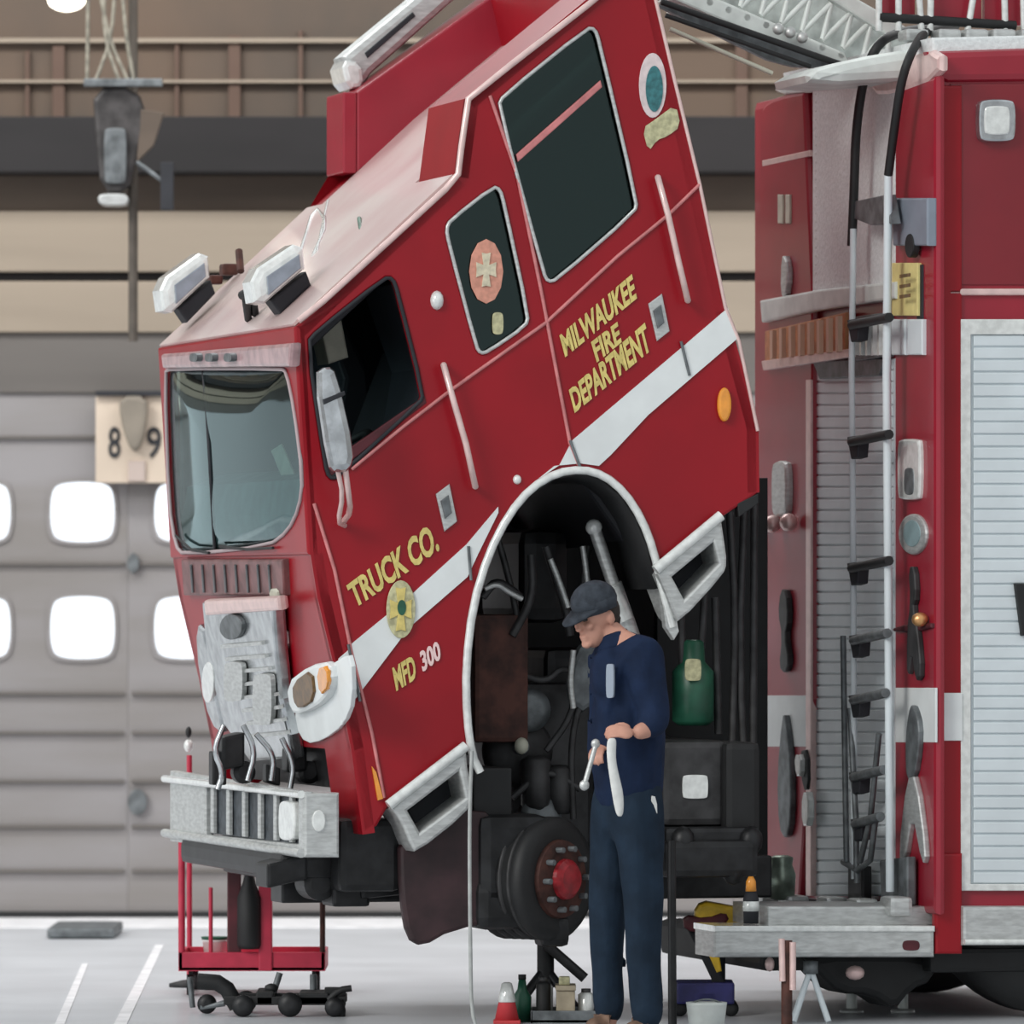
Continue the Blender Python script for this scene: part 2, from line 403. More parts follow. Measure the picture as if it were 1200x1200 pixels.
# hanging gear in front of the wall on the left
YG = 36.5
hr = empty('hanging_heater', at(137, 235, YG), 'dark hanging heater unit with wire cradle on a drop pole left of the cab', 'heater')
GF = Frame((0, YG, 0), (1, 0, 0), (0, 0, 1))
link('drop_pole', tube_mesh([at(156, -60, YG+.1), at(156, 400, YG+.1)], 0.024), mat('brown_pole', (0.10, 0.085, 0.07), 0.6, 0.2, 0.3, 8), hr, smooth=True)
cg = [tube_mesh(chaikin([tuple(at(x0, -60, YG)), tuple(at(x1, 40, YG)), tuple(at(x2, 95, YG))], 2, False), 0.010) for x0, x1, x2 in ((103, 103, 102), (125, 120, 140), (135, 133, 112), (140, 147, 157), (110, 125, 150))]
links('suspension_cable', cg, mat('pale_cable', (0.34, 0.32, 0.26), 0.5, 0.3, 0.5, 20), hr, smooth=True)
plate('mounting_bar', GF, rect(98, 92, 190, 101), 0.06, M['aludark'], hr, off=0.03)
plate('heater_body', GF, chaikin([(108, 102), (160, 102), (172, 140), (160, 190), (150, 225), (118, 225), (112, 160)], 1), 0.22, mat('sooty_metal', (0.07, 0.065, 0.065), 0.5, 0.3, 0.6, 12), hr, off=0.0, bevel=0.02)
plate('louvre_panel', GF, rrect(122, 150, 148, 215, 4), 0.03, M['aludark'], hr, off=0.03)
plate('reflector_rim', GF, rrect(115, 227, 150, 240, 4), 0.2, M['alu'], hr, off=0.04)
plate('side_bracket', GF, [(165, 128), (192, 132), (180, 170), (160, 190)], 0.06, m_tanwall, hr, off=0.0)
plate('hanging_duct', GF, rect(188, 190, 203, 246), 0.08, M['lining'], hr, off=0.02)
tube('bracket_arm', [at(160, 190, YG), at(195, 215, YG)], 0.012, M['aludark'], hr)
lp = empty('high_bay_lamp', at(78, -20, 36.9), 'lit round high bay lamp near the top left of the hall', 'ceiling light')
link('lamp_housing', lathe_mesh(at(78, -4, 36.9), (0, 0, 1), [(0, .10), (.04, .10), (.12, .05), (.3, .03)]), M['aludark'], lp, smooth=True)
link('lamp_bulb', ball_mesh(at(78, 0, 36.9), .098, .098, .06), mat('lamp_glow', (1, 0.93, 0.78), 0.5, emit=4.0), lp, smooth=True)

# ================================================================== THE FIRE TRUCK
truck = empty('fire_truck', O, 'red fire truck with its cab tilted forward for repair and white side stripe', 'fire truck')
# ---- cab shell
A = (348, 382); B = (364, 650); Cc = (372, 700); D = (396, 800); E = (412, 880); Fp = (425, 978)
S1 = (535, 207); S2 = (547, 115); R1 = (690, 3); R2 = (757, -58); BK1 = (852, 362); BK2 = (889, 500); BK3 = (890, 577)
arch = [(768, 668), (766, 640), (752, 605), (732, 575), (708, 556), (680, 549), (652, 553), (622, 572), (596, 603), (572, 650), (556, 705), (547, 770), (545, 820), (549, 880)]
outline = [A, S1, S2, R1, R2, BK1, BK2, BK3, (845, 607)] + arch + [(455, 945), (442, 968), Fp, E, D, Cc, B]
w1 = [(360, 402), (372, 388), (450, 326), (460, 326), (466, 342), (496, 462), (492, 472), (395, 560), (386, 560), (381, 545)]
w2 = [(523, 268), (528, 258), (578, 219), (586, 222), (591, 240), (619, 370), (616, 382), (572, 412), (563, 414), (558, 406), (526, 285)]
w3 = [(584, 124), (590, 112), (688, 33), (697, 34), (702, 48), (746, 236), (744, 248), (652, 328), (642, 330), (637, 320)]
meshes = [plate_mesh(SIDE, outline, 0.06, 0, [chaikin(x, 1) for x in (w1, w2, w3)], 0.012)]
out2 = [A, S1, (650, 100), (770, 0)] + outline[5:]
meshes.append(plate_mesh(side(WID), [q for q in [SIDE.p(*p)+V*WID for p in out2]], 0.06, 0.06, [[SIDE.p(*p)+V*WID for p in x] for x in (w1, w2, w3)], 0))
def slab(pa, pb, w0, w1_, t=0.05, inset=0.0):
    """panel across the cab from depth w0 to w1_ along the side-view line pa-pb"""
    a, b = SIDE.p(*pa), SIDE.p(*pb)
    d = (b-a); nrm = V.cross(d).normalized()
    cen = (a+b)/2 + V*(w0+w1_)/2
    mid = SIDE.p(580, 450)
    if nrm.dot(mid-cen) < 0: nrm = -nrm
    return box_mesh(cen + nrm*(t/2+inset), d, V*(w1_-w0), nrm*t)
meshes.append(slab(A, S1, 0.0, WID))
meshes.append(slab(S1, (650, 100), 0.24*WID, WID))       # floor of the ladder notch
meshes.append(slab((650, 100), (770, 0), 0.24*WID, WID))
meshes.append(slab(S1, S2, 0.0, 0.24*WID)); meshes.append(slab(S2, R2, 0.0, 0.24*WID))
meshes.append(slab(R2, BK1, 0.0, WID)); meshes.append(slab(BK1, BK2, 0, WID)); meshes.append(slab(BK2, BK3, 0, WID))
cab = link('cab', merge(meshes), M['red'], truck)
AB = across(B, A)
wsh = [(193, 436), (200, 432), (330, 432), (336, 436), (345, 480), (355, 560), (351, 595), (338, 622), (315, 640), (215, 650), (206, 640), (198, 590)]
def full(fr, pa, pb, w0=0.0, w1_=WID):
    a, b = SIDE.p(*pa), SIDE.p(*pb)
    return [a+V*w0, b+V*w0, b+V*w1_, a+V*w1_]
link('front_frame', plate_mesh(AB, full(AB, A, B, 0.0), 0.05, 0.012, [chaikin(wsh, 1)], 0.01), M['red'], cab)
# windshield: a curved pane with a centre bar, set in a rubber gasket
def curved_pane(pts, bulge, rings=10):
    P = [AB.p(*p) for p in pts]; c = sum(P, Vector())/len(P); bm = bmesh.new()
    half = max(abs((p-c).dot(V)) for p in P)
    def mk(p, k):
        s = (p-c).dot(V)/half
        return bm.verts.new(p + AB.n*(bulge*(1-s*s)*(1-k**5)))
    prev = [mk(p, 1.0) for p in P]
    for r in range(1, rings):
        k = 1-r/rings
        cur = [mk(c+(p-c)*k, k) for p in P]
        for i in range(len(P)): bm.faces.new((prev[i], prev[(i+1) % len(P)], cur[(i+1) % len(P)], cur[i]))
        prev = cur
    v0 = mk(c, 0)
    for i in range(len(P)): bm.faces.new((prev[i], prev[(i+1) % len(P)], v0))
    bm.normal_update()
    if sum((f.normal for f in bm.faces), Vector()).dot(AB.n) < 0: bmesh.ops.reverse_faces(bm, faces=bm.faces)
    me = bpy.data.meshes.new('m'); bm.to_mesh(me); bm.free(); return me
ws = link('windshield', curved_pane(chaikin(wsh, 2), 0.06), M['windshield'], cab, smooth=True)
gl = [AB.p(*p, off=0.016) for p in chaikin(wsh, 1)]
link('gasket', tube_mesh(gl, 0.008, cyc=True), mat('pale_gasket', (0.40, 0.32, 0.33), 0.5), ws, smooth=True)
link('centre_bar', tube_mesh([AB.p(238, 434, .0), AB.p(241, 460, .04), AB.p(246, 540, .065), AB.p(251, 630, .04), AB.p(252, 648, .0)], 0.008, 1), M['lining'], ws, smooth=True)
link('wiper', tube_mesh([AB.p(320, 642, .03), AB.p(290, 644, .03), AB.p(258, 640, .03)], 0.006), M['black'], ws, smooth=True)
link('wiper', tube_mesh([AB.p(245, 648, .03), AB.p(224, 644, .03), AB.p(206, 628, .03)], 0.006), M['black'], ws, smooth=True)
vz = plate('sun_visor_strip', AB, [(188, 415), (340, 402), (338, 430), (190, 432)], 0.05, mat('visor_pink_grey', (0.50, 0.32, 0.33), 0.35, 0, 0.4, 14, coat=0.4), cab, off=0.05, bevel=0.015)
links('marker_lamp', [plate_mesh(AB, rrect(x, 414, x+9, 424, 2), 0.03, 0.075) for x in (222, 240, 262)], M['aludark'], vz)
# front below the windshield
def fplate(name, pa, pb, pts, m, off=0.02, t=0.04, parent=None, bevel=0.008, **k):
    return plate(name, across(pb, pa), pts, t, m, parent or cab, off=off, bevel=bevel, **k)
BC = across(Cc, B); CD = across(D, Cc); DE = across(E, D); EF = across(Fp, E)
fp = merge([plate_mesh(BC, full(BC, B, Cc), 0.05, 0.0), plate_mesh(CD, full(CD, Cc, D), 0.05, 0.0), plate_mesh(DE, full(DE, D, E), 0.05, 0.0),
            plate_mesh(EF, full(EF, E, Fp, 0.0, 0.45), 0.05, 0.0)])
link('front_panel', fp, M['red'], cab)
link('front_apron', plate_mesh(EF, full(EF, E, (418, 930), 0.3, WID*.95), 0.05, -0.05), M['dark'], cab)
CDX = CD.shift(0.02)
gm = mat('hazy_brown_vent', (0.24, 0.11, 0.11), 0.45, 0.2, 0.5, 12)
vent = fplate('cowl_vent', B, Cc, [(212, 656), (330, 656), (332, 698), (215, 698)], gm, off=0.03)
links('vent_slat', ([tube_mesh([BC.p(224+i*13, 662, .035), BC.p(226+i*13, 694, .035)], 0.006) for i in range(8)]), M['aludark'], vent)
grille = plate('radiator_grille', CD, [(236, 706), (318, 702), (322, 760), (328, 820), (338, 862), (342, 890), (292, 893), (262, 850), (242, 770)], 0.06, M['chrome'], cab, off=0.07, bevel=0.015)
plate('grille_cap', CD, [(238, 704), (324, 700), (326, 716), (240, 722)], 0.05, M['pinktrim'], grille, off=0.10, bevel=0.015)
plate('grille_badge', CD, ell(270, 735, 13, 15), 0.02, M['aludark'], grille, off=0.09)
link('grille_bar', merge([plate_mesh(CD, [(258+i*5, 756+i*15), (306+i*4, 752+i*15), (307+i*4, 756+i*15), (259+i*5, 760+i*15)], 0.02, 0.085) for i in range(8)]), M['alu'], grille)
links('grille_mesh', [plate_mesh(CD, rrect(262, 776, 284, 822, 4), 0.02, 0.095), plate_mesh(CD, rrect(296, 790, 318, 850, 4), 0.02, 0.095)], M['alu'], grille)
lh = plate('far_headlight', CD, chaikin([(228, 730), (240, 742), (254, 830), (262, 862), (246, 850), (232, 790)], 1), 0.08, M['chrome'], cab, off=0.06, bevel=0.015)
plate('lens', CD, ell(243, 800, 7, 24), 0.02, M['lens'], lh, off=0.075)
# near headlight in the end of the white stripe
wrap = plate('stripe_end', DE, chaikin([(346, 812), (372, 792), (400, 770), (411, 768), (413, 822), (402, 850), (378, 868), (358, 872), (346, 852)], 1), 0.02, M['white'], cab, off=0.018, bevel=0.004)
plate('stripe_link', SIDE, [(397, 772), (412, 759), (415, 826), (406, 846), (400, 850)], 0.01, M['white'], cab, off=0.009, bevel=0.001)
hl = plate('headlight', DE, chaikin([(334, 800), (360, 780), (384, 776), (388, 800), (380, 822), (352, 838), (340, 836)], 1), 0.05, M['white'], cab, off=0.05, bevel=0.015)
plate('lens', DE, chaikin([(342, 800), (364, 784), (368, 820), (350, 832), (343, 822)], 1), 0.02, M['brownlens'], hl, off=0.062, bevel=0.006)
plate('turn_signal', DE, chaikin([(370, 784), (382, 780), (384, 806), (374, 816)], 1), 0.02, M['amber'], hl, off=0.062, bevel=0.006)
plate('corner_lamp', CD, chaikin([(315, 735), (327, 735), (330, 764), (318, 764)], 1), 0.04, M['lens'], cab, off=0.04, bevel=0.01)
plate('corner_lamp', BC, chaikin([(314, 690), (324, 690), (325, 704), (316, 704)], 1), 0.04, M['cream'], cab, off=0.04, bevel=0.01)
# ---- roof of the cab
far = side(0.88*WID)
link('raised_roof', merge([box_mesh((far.p(418, 203)+far.p(418, 108))/2 + V*0.06*WID - U*0.03, U*0.06, V*0.12*WID, Z*(far.p(418, 108)-far.p(418, 203)).z, 0.008),
     plate_mesh(side(WID), [far.p(*p)+V*0.12*WID for p in ((418, 203), (418, 108), (655, -62), (760, -62), (650, 20), (520, 128))], 0.12*WID, 0.12*WID, (), 0.01)]), M['maroon'] if False else M['red_body'], cab)
rail = side(0.95*WID)
rb = plate('roof_light_bar', rail, [(403, 66), (412, 58), (490, -6), (560, -60), (600, -60), (436, 86), (424, 104), (408, 96)], 0.22, M['alu'], cab, off=0.0, bevel=0.03)
plate('light_bar_window', rail, [(428, 62), (484, 14), (487, 19), (431, 68)], 0.02, M['lining'], rb, off=0.01)
plate('light_bar_end', rail, chaikin([(400, 70), (424, 72), (428, 102), (408, 104)], 1), 0.26, M['lens'], rb, off=0.03, bevel=0.02)
link('roof_trim', tube_mesh([SIDE.p(*p, off=.012) for p in ((350, 376), (380, 352), (522, 222), (537, 204), (541, 170), (549, 116), (600, 75), (690, 5), (757, -52))], 0.013, 0), M['pinktrim'], cab, smooth=True)
link('roof_glare_panel', merge([slab(A, S1, 0.03, WID-0.02, 0.012, -0.014), slab(S1, (650, 100), 0.25*WID, 0.88*WID, 0.012, -0.014), slab((650, 100), (770, 0), 0.25*WID, 0.88*WID, 0.012, -0.014)]), mat('pale_roof_glare', (0.68, 0.58, 0.55), 0.35, 0, 0.2, 2.2, coat=0.4, color2=(0.60, 0.43, 0.42)), cab)  # pale sheet: the glare on the low roof is painted into its colour
# pale raised lines on the low roof, a small dark aerial
RF = across(A, S1)
links('roof_pale_line', [tube_mesh([RF.p(352, 300, .01), RF.p(370, 240, .01), RF.p(385, 262, .01), RF.p(368, 300, .01)], .012, 1), tube_mesh([RF.p(372, 296, .01), RF.p(385, 236, .01)], .010)], M['lens'], cab, smooth=True)
link('roof_aerial', tube_mesh([RF.p(424, 276, .0), RF.p(421, 256, .02)], 0.009), M['green'], cab, smooth=True)
# scene lights on the roof front
def spot(px, py, s, w):
    f = side(w)
    head = plate('roof_floodlight', f, [(px-30*s, py+8), (px-22*s, py-8), (px+20*s, py-36), (px+32*s, py-32), (px+34*s, py-8), (px-14*s, py+34), (px-26*s, py+32)], 0.20, M['lens'], cab, off=0.1, bevel=0.03)
    plate('lamp_face', f, [(px-12*s, py+2), (px+26*s, py-24), (px+28*s, py-8), (px-10*s, py+24)], 0.02, mat('lamp_grey_lens', (0.30, 0.34, 0.40), 0.2, 0.3, 0.3, 14, coat=.5), head, off=0.115)
    plate('lamp_bracket', f, [(px-8*s, py+30), (px+34*s, py-4), (px+40*s, py+12), (px+4*s, py+46)], 0.12, M['lining'], head, off=0.04, bevel=0.01)
spot(325, 322, 1.0, 0.55)
spot(216, 332, 0.92, 0.88*WID)
links('air_horn', [tube_mesh([RF.p(288, 352, .10), RF.p(291, 374, .02)], 0.016), tube_mesh([RF.p(296, 344, .10), RF.p(299, 368, .02)], 0.016), tube_mesh([RF.p(284, 346, .10), RF.p(302, 338, .1)], 0.02)], M['black'], cab, smooth=True)
links('horn_cluster', [box_mesh(RF.p(268, 316, .06), U*.07, V*.08, Z*.05, .012), tube_mesh([RF.p(282, 318, .04), RF.p(280, 294, .10)], .016), box_mesh(RF.p(252, 328, .04), U*.06, V*.06, Z*.04, .01)], M['rust'], cab)
# ---- windows, seams and hardware on the near side
def window(name, pts, gm_, t=0.010):
    g = plate(name, SIDE, chaikin(pts, 1), t, gm_, cab, off=-0.02, bevel=0)
    link('window_trim', tube_mesh([SIDE.p(*p, off=.004) for p in chaikin(pts, 1)], 0.008, cyc=True), M['alu'] if name != 'front_side_window' else M['lining'], g, smooth=True)
    return g
g1 = window('crew_small_window', w2, M['privacy'])
g2 = window('rear_side_window', w3, M['privacy'])
plate('window_divider', SIDE, [(605, 181), (704, 94), (706, 102), (607, 190)], 0.02, M['seam'], g2, off=0.0)
plate('window_divider', SIDE, [(381, 545), (498, 464), (500, 472), (386, 560)], 0.02, M['maroon'], cab, off=0.004)
link('window_seal', tube_mesh([SIDE.p(*p, off=.004) for p in chaikin(w1, 1)], 0.008, cyc=True), M['lining'], cab, smooth=True)
em = plate('window_emblem', SIDE, ell(570, 318, 20, 38, 12), 0.008, M['emblempink'], g1, off=-0.008, bevel=0.002)
def cross_pts(cx, cy, rx, ry):
    out = []
    for k in range(4):
        for a, r in ((-24, 1.0), (0, .86), (24, 1.0), (45, .36)):
            t = math.radians(k*90+a); out.append((cx+rx*r*math.cos(t), cy+ry*r*math.sin(t)))
    return out
EM = mat('emblem_cream', (0.75, 0.68, 0.50), 0.5, 0, 0.3, 40)
plate('emblem_cross', SIDE, cross_pts(570, 316, 13, 22), 0.006, EM, em, off=-0.002, bevel=0.001)
plate('window_sticker', SIDE, rrect(577, 366, 590, 392, 3), 0.006, M['goldpale'], g1, off=-0.008, bevel=0.001)
seams = {'door_seam': [[(574, 112), (606, 205), (634, 340), (668, 520)], [(668, 520), (678, 545)], [(368, 590), (392, 668), (412, 765), (436, 860), (450, 935)]],
         'belt_trim': [[(412, 550), (470, 502), (530, 456)], [(530, 456), (640, 378)], [(640, 378), (724, 300), (783, 252), (820, 216)]],
         'rear_edge_trim': [[(766, -10), (790, 92), (820, 216), (850, 360), (866, 400), (888, 505)]]}
for nm, ll in seams.items():
    for pts in ll: link(nm, tube_mesh([SIDE.p(*p, off=.004) for p in pts], 0.0075), M['seam'] if nm != 'rear_edge_trim' else M['pinktrim'], cab, smooth=True)
link('door_gap', merge([tube_mesh([SIDE.p(*p, off=.012) for p in pts], 0.006) for pts in ([(798, 400), (808, 440)], [(668, 516), (680, 548)], [(408, 755), (422, 822)], [(549, 640), (552, 680)])]), M['aludark'], cab, smooth=True)
STR = [plate_mesh(SIDE, [(408, 758), (480, 699), (547, 638), (584, 594), (584, 601), (560, 650), (548, 676), (480, 735), (412, 825)], 0.008, 0.008),
       plate_mesh(SIDE, [(630, 562), (656, 545), (671, 516), (803, 404), (853, 361), (865, 396), (760, 486), (716, 533), (702, 546), (680, 543), (650, 546)], 0.008, 0.008)]
link('side_stripe', merge(STR), M['white'], cab)
crest = plate('fire_crest', SIDE, ell(470, 714, 17, 34), 0.008, M['goldpale'], cab, off=0.018, bevel=0.002)
plate('crest_cross', SIDE, cross_pts(470, 714, 14, 28), 0.006, M['gold'], crest, off=0.024, bevel=0.001)
plate('crest_centre', SIDE, ell(471, 712, 5, 9), 0.004, M['green'], crest, off=0.027, bevel=0)
text_on('door_lettering', SIDE, 'TRUCK CO.', [(416, 713), (515, 645), (507, 610), (405, 686)], M['gold'], cab, bold=0.035)
text_on('door_lettering', SIDE, 'MFD', [(464, 810), (488, 795), (484, 767), (459, 783)], M['gold'], cab, bold=0.035)
text_on('unit_number', SIDE, '300', [(495, 788), (517, 772), (513, 750), (491, 764)], M['pinkletter'], cab, bold=0.035)
text_on('door_lettering', SIDE, 'MILWAUKEE', [(662, 419), (746, 350), (740, 321), (655, 393)], M['gold'], cab, bold=0.035)
text_on('door_lettering', SIDE, 'FIRE', [(699, 425), (728, 401), (723, 377), (692, 401)], M['gold'], cab, bold=0.035)
text_on('door_lettering', SIDE, 'DEPARTMENT', [(673, 484), (763, 410), (755, 378), (666, 457)], M['gold'], cab, bold=0.035)
seal = plate('round_seal', SIDE, ell(765, 100, 16, 38), 0.006, mat('seal_white', (0.78, 0.66, 0.66), 0.5, 0, .2, 30), cab, off=0.006, bevel=0.001)
plate('seal_centre', SIDE, ell(767, 104, 10, 27), 0.005, M['teal'], seal, off=0.010, bevel=0.001)
plate('seal_ribbon', SIDE, chaikin([(753, 150), (768, 140), (792, 122), (798, 148), (782, 160), (770, 164), (760, 178)], 1), 0.005, M['goldpale'], seal, off=0.006, bevel=0.001)
def grab(pts, name='grab_handle', frm=SIDE, r=0.013, out=0.07, par=None):
    a, b = pts[0], pts[-1]
    q = [frm.p(*a), frm.p(*a, off=out)] + [frm.p(*p, off=out) for p in pts[1:-1]] + [frm.p(*b, off=out), frm.p(*b)]
    return link(name, tube_mesh(q, r), M['pinktrim'] if frm is SIDE else M['alu'], par or cab, smooth=True)
grab([(771, 208), (783, 252), (796, 310), (806, 352)]); grab([(520, 428), (533, 475), (546, 520), (557, 570)])
def latch(cx, cy):
    h = plate('door_handle', SIDE, [(cx-12, cy-18), (cx+4, cy-30), (cx+13, cy+14), (cx-2, cy+26)], 0.012, M['alu'], cab, off=0.012, bevel=0.004)
    plate('paddle', SIDE, [(cx-6, cy-10), (cx+3, cy-17), (cx+7, cy+4), (cx-1, cy+11)], 0.015, M['aludark'], h, off=0.022, bevel=0.004)
latch(772, 374); latch(523, 597)
link('side_marker', merge([ball_mesh(SIDE.p(512, 352), .028, .03, .04, 2)]), M['lens'], cab, smooth=True)
link('side_marker', ball_mesh(SIDE.p(606, 562), .018, .02, .02, 2), M['lens'], cab, smooth=True)
link('amber_marker', plate_mesh(SIDE, ell(850, 474, 8, 20), 0.03, .03, (), .01), M['amber'], cab)
link('amber_reflector', plate_mesh(SIDE, [(436, 898), (441, 905), (449, 936), (443, 938)], 0.012, .012), M['amber'], cab)
# mirror on its arm
mr = plate('wing_mirror', SIDE, chaikin([(372, 438), (386, 428), (397, 436), (418, 530), (412, 552), (396, 554), (388, 545)], 1), 0.10, M['chrome'], cab, off=0.30, bevel=0.03)
plate('mirror_joint', SIDE, [(379, 468), (404, 458), (405, 463), (380, 474)], 0.02, M['lining'], mr, off=0.305)
link('mirror_arm', tube_mesh([SIDE.p(404, 545, .25), SIDE.p(408, 575, .22), SIDE.p(411, 600, .12), SIDE.p(402, 612, .02)], 0.012, 1), M['pinktrim'], mr, smooth=True)
link('mirror_arm', tube_mesh([SIDE.p(396, 552, .25), SIDE.p(402, 580, .2), SIDE.p(396, 612, .1), SIDE.p(404, 616, .0)], 0.010, 1), M['pinktrim'], mr, smooth=True)
# ---- inside of the cab
def pr(name, pts, w0, w1_, m, par=cab, bevel=0.02):
    return link(name, plate_mesh(side(w1_), [SIDE.p(*p)+V*w1_ for p in pts], w1_-w0, (w1_-w0), (), bevel), m, par)
pr('headliner', [(362, 392), (545, 228), (650, 126), (760, 30), (764, 44), (655, 142), (552, 240), (370, 408)], 0.08, WID-0.08, M['lining'])
pr('cab_floor', [(395, 700), (560, 590), (870, 420), (885, 545), (760, 640), (700, 555), (600, 570), (540, 640), (420, 745)], 0.3, WID-0.08, M['lining'])
pr('dashboard', [(366, 600), (372, 560), (412, 545), (440, 580), (425, 690), (384, 700)], 0.1, WID-0.1, mat('dash_teal_grey', (0.16, 0.24, 0.25), 0.5, 0, 0.4, 8))
pr('driver_seat', [(462, 560), (500, 520), (515, 430), (480, 330), (496, 318), (545, 420), (560, 540), (520, 580), (460, 600)], 0.2, 0.8, M['seat'])
pr('passenger_seat', [(462, 560), (500, 520), (515, 430), (480, 330), (496, 318), (545, 420), (560, 540), (520, 580), (460, 600)], 1.6, 2.2, M['seat'])
pr('crew_seat', [(650, 340), (720, 280), (698, 180), (720, 165), (775, 290), (700, 400), (660, 420)], 0.25, 1.0, M['seat'])
pr('rear_lining', [(758, 60), (772, 50), (835, 330), (815, 345)], 0.08, WID-0.1, M['lining'])
pr('engine_tunnel', [(470, 640), (560, 400), (600, 380), (700, 500), (640, 560), (520, 660)], 0.95, 1.6, M['lining'])
pr('far_lining', [(366, 410), (545, 240), (655, 145), (760, 50), (870, 420), (560, 590), (400, 690), (366, 600)], WID-0.16, WID-0.09, M['lining'])
pr('cream_console', [(406, 358), (432, 350), (444, 414), (420, 422)], 0.5, 0.7, M['cream'], bevel=0.01)
sw = SIDE.p(425, 540)+V*0.6
ax = (U*-0.6+Z*0.8).normalized()
link('steering_wheel', merge([tube_mesh([sw + (V*math.cos(t)+(ax.cross(V))*math.sin(t))*0.21 for t in [2*math.pi*i/24 for i in range(24)]], 0.016, cyc=True), tube_mesh([sw-V*.2, sw, sw+V*.2], .013), tube_mesh([sw, sw-ax*.25], .03)]), M['black'], cab, smooth=True)
plate('dash_paper', AB, [(317, 528), (329, 520), (345, 558), (334, 570)], 0.01, M['cream'], cab, off=-0.12)
# ---- wheel arch and steps
link('fender_trim', tube_mesh([SIDE.p(*p, off=.012) for p in [(563, 905), (553, 885), (547, 840), (546, 780), (554, 710), (572, 650), (596, 603), (622, 572), (652, 554), (682, 550), (708, 557), (732, 577), (752, 608), (766, 645), (776, 690), (788, 735)]], 0.017, 1), M['lens'], cab, smooth=True)
al = [SIDE.p(*p) for p in [(553, 885), (548, 820), (549, 770), (557, 708), (574, 655), (598, 607), (623, 577), (652, 559), (680, 554), (706, 561), (729, 580), (748, 608), (762, 642), (772, 690)]]
bm = bmesh.new(); r0 = [bm.verts.new(p+V*.03) for p in al]; r1 = [bm.verts.new(p+V*.75) for p in al]
for i in range(len(al)-1): bm.faces.new((r0[i], r0[i+1], r1[i+1], r1[i]))
me = bpy.data.meshes.new('m'); bm.to_mesh(me); bm.free()
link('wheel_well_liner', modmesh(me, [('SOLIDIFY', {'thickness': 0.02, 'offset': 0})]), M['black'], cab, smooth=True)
plate('fender_stay', SIDE, [(775, 690), (786, 688), (796, 740), (790, 750), (780, 735)], 0.05, M['alu'], cab, off=0.02)
def step(out_, inn, nm='cab_step'):
    s = link(nm, plate_mesh(SIDE, chaikin(out_, 1), 0.26, 0.05, [inn], 0.012), M['alu'], cab)
    plate('step_back', SIDE, inn, 0.02, M['lining'], s, off=-0.17)
    link('step_tread', tube_mesh([SIDE.p(*out_[0], off=.05), SIDE.p(*out_[1], off=.05)], 0.022), M['lens'], s, smooth=True)
step([(455, 944), (546, 874), (549, 905), (556, 935), (545, 955), (488, 1000), (482, 992), (470, 962)], [(478, 950), (538, 904), (545, 935), (492, 975)])
step([(768, 668), (845, 604), (849, 630), (853, 660), (848, 674), (797, 730), (790, 722), (778, 690)], [(788, 676), (836, 636), (842, 660), (802, 702)])
plate('skirt_seal', SIDE, [(864, 590), (889, 578), (889, 590), (866, 606)], 0.05, M['black'], cab)
# ---- bumper
FRB = SIDE.p(356, 700)
bump_z = lambda py: SIDE.p(356, py).z
BF = Frame(FRB, V, Z)
bp = link('front_bumper', merge([plate_mesh(BF, [(199, 903), (356, 928), (356, 936), (199, 912)], 0.04, 0, (), .008),
      plate_mesh(BF, [(199, 974), (356, 990), (356, 1004), (199, 986)], 0.04, 0, (), .008),
      plate_mesh(BF, [(199, 904), (240, 911), (240, 980), (199, 975)], 0.04, -0.001, (), .008),
      plate_mesh(BF, [(350, 928), (356, 929), (356, 1003), (350, 1002)], 0.04, -0.001, (), .004),
      plate_mesh(BF, full(BF, (356, 935), (356, 995), .05, WID-.05), 0.03, -0.10),
      plate_mesh(SIDE, rect(356, 929, 398, 1005), 0.10, 0.005, (), 0.012)]), M['alu'], truck)
links('bumper_slats', [plate_mesh(BF, [(228+i*9.2, 919+i*1.15), (231+i*9.2, 919.3+i*1.15), (231+i*9.2, 974+i*1.1), (228+i*9.2, 974+i*1.1)], 0.02, -0.003, (), .004) for i in range(2, 14, 2)], M['alu'], bp)
link('bumper_mesh', plate_mesh(BF, [(226, 919), (350, 936), (350, 989), (226, 974)], 0.02, -0.026), mat('bumper_grid', (0.07, 0.085, 0.10), 0.5, 0.2, 0.6, 30), bp)
plate('bumper_lamp', SIDE, ell(374, 962, 8, 13), 0.02, M['lens'], bp, off=0.015, bevel=.005)
plate('bumper_lamp', BF, rrect(326, 938, 344, 985, 4), 0.04, M['lens'], bp, off=0.01, bevel=.008)
link('bumper_lip', tube_mesh([SIDE.p(356, 931)+V*WID-U*.01, SIDE.p(356, 931)-U*.01], .016), M['lens'], bp, smooth=True)
link('bumper_lip', tube_mesh([SIDE.p(356, 1000)+V*WID-U*.01, SIDE.p(356, 1000)-U*.01], .018), M['alu'], bp, smooth=True)
# ---- chassis, engine, axle
def tbox(name, p0, p1, w0, w1_, m, par, bevel=0.01):
    """box: side-view corners p0 p1 at depth w0 to w1_"""
    f = side(w0)
    a, b = f.p(*p0), f.p(*p1)
    c = (a+b)/2 + V*(w1_-w0)/2; d = b-a
    return link(name, box_mesh(c, U*abs(d.dot(U)), V*(w1_-w0), Z*abs(d.z), bevel), m, par)
ch = tbox('chassis', (330, 1008), (905, 1052), 0.65, 0.85, M['dark'], truck)
tbox('frame_rail', (400, 1000), (830, 1052), 1.7, 1.9, M['dark'], ch)
tbox('cross_member', (398, 960), (470, 1045), 0.15, 2.3, M['dark'], ch, 0.03)
tbox('cross_member', (780, 985), (890, 1028), 0.15, 2.3, M['dark'], ch, 0.03)
tbox('front_winch_box', (330, 1000), (400, 1030), 0.3, 2.2, M['dark'], ch, 0.03)
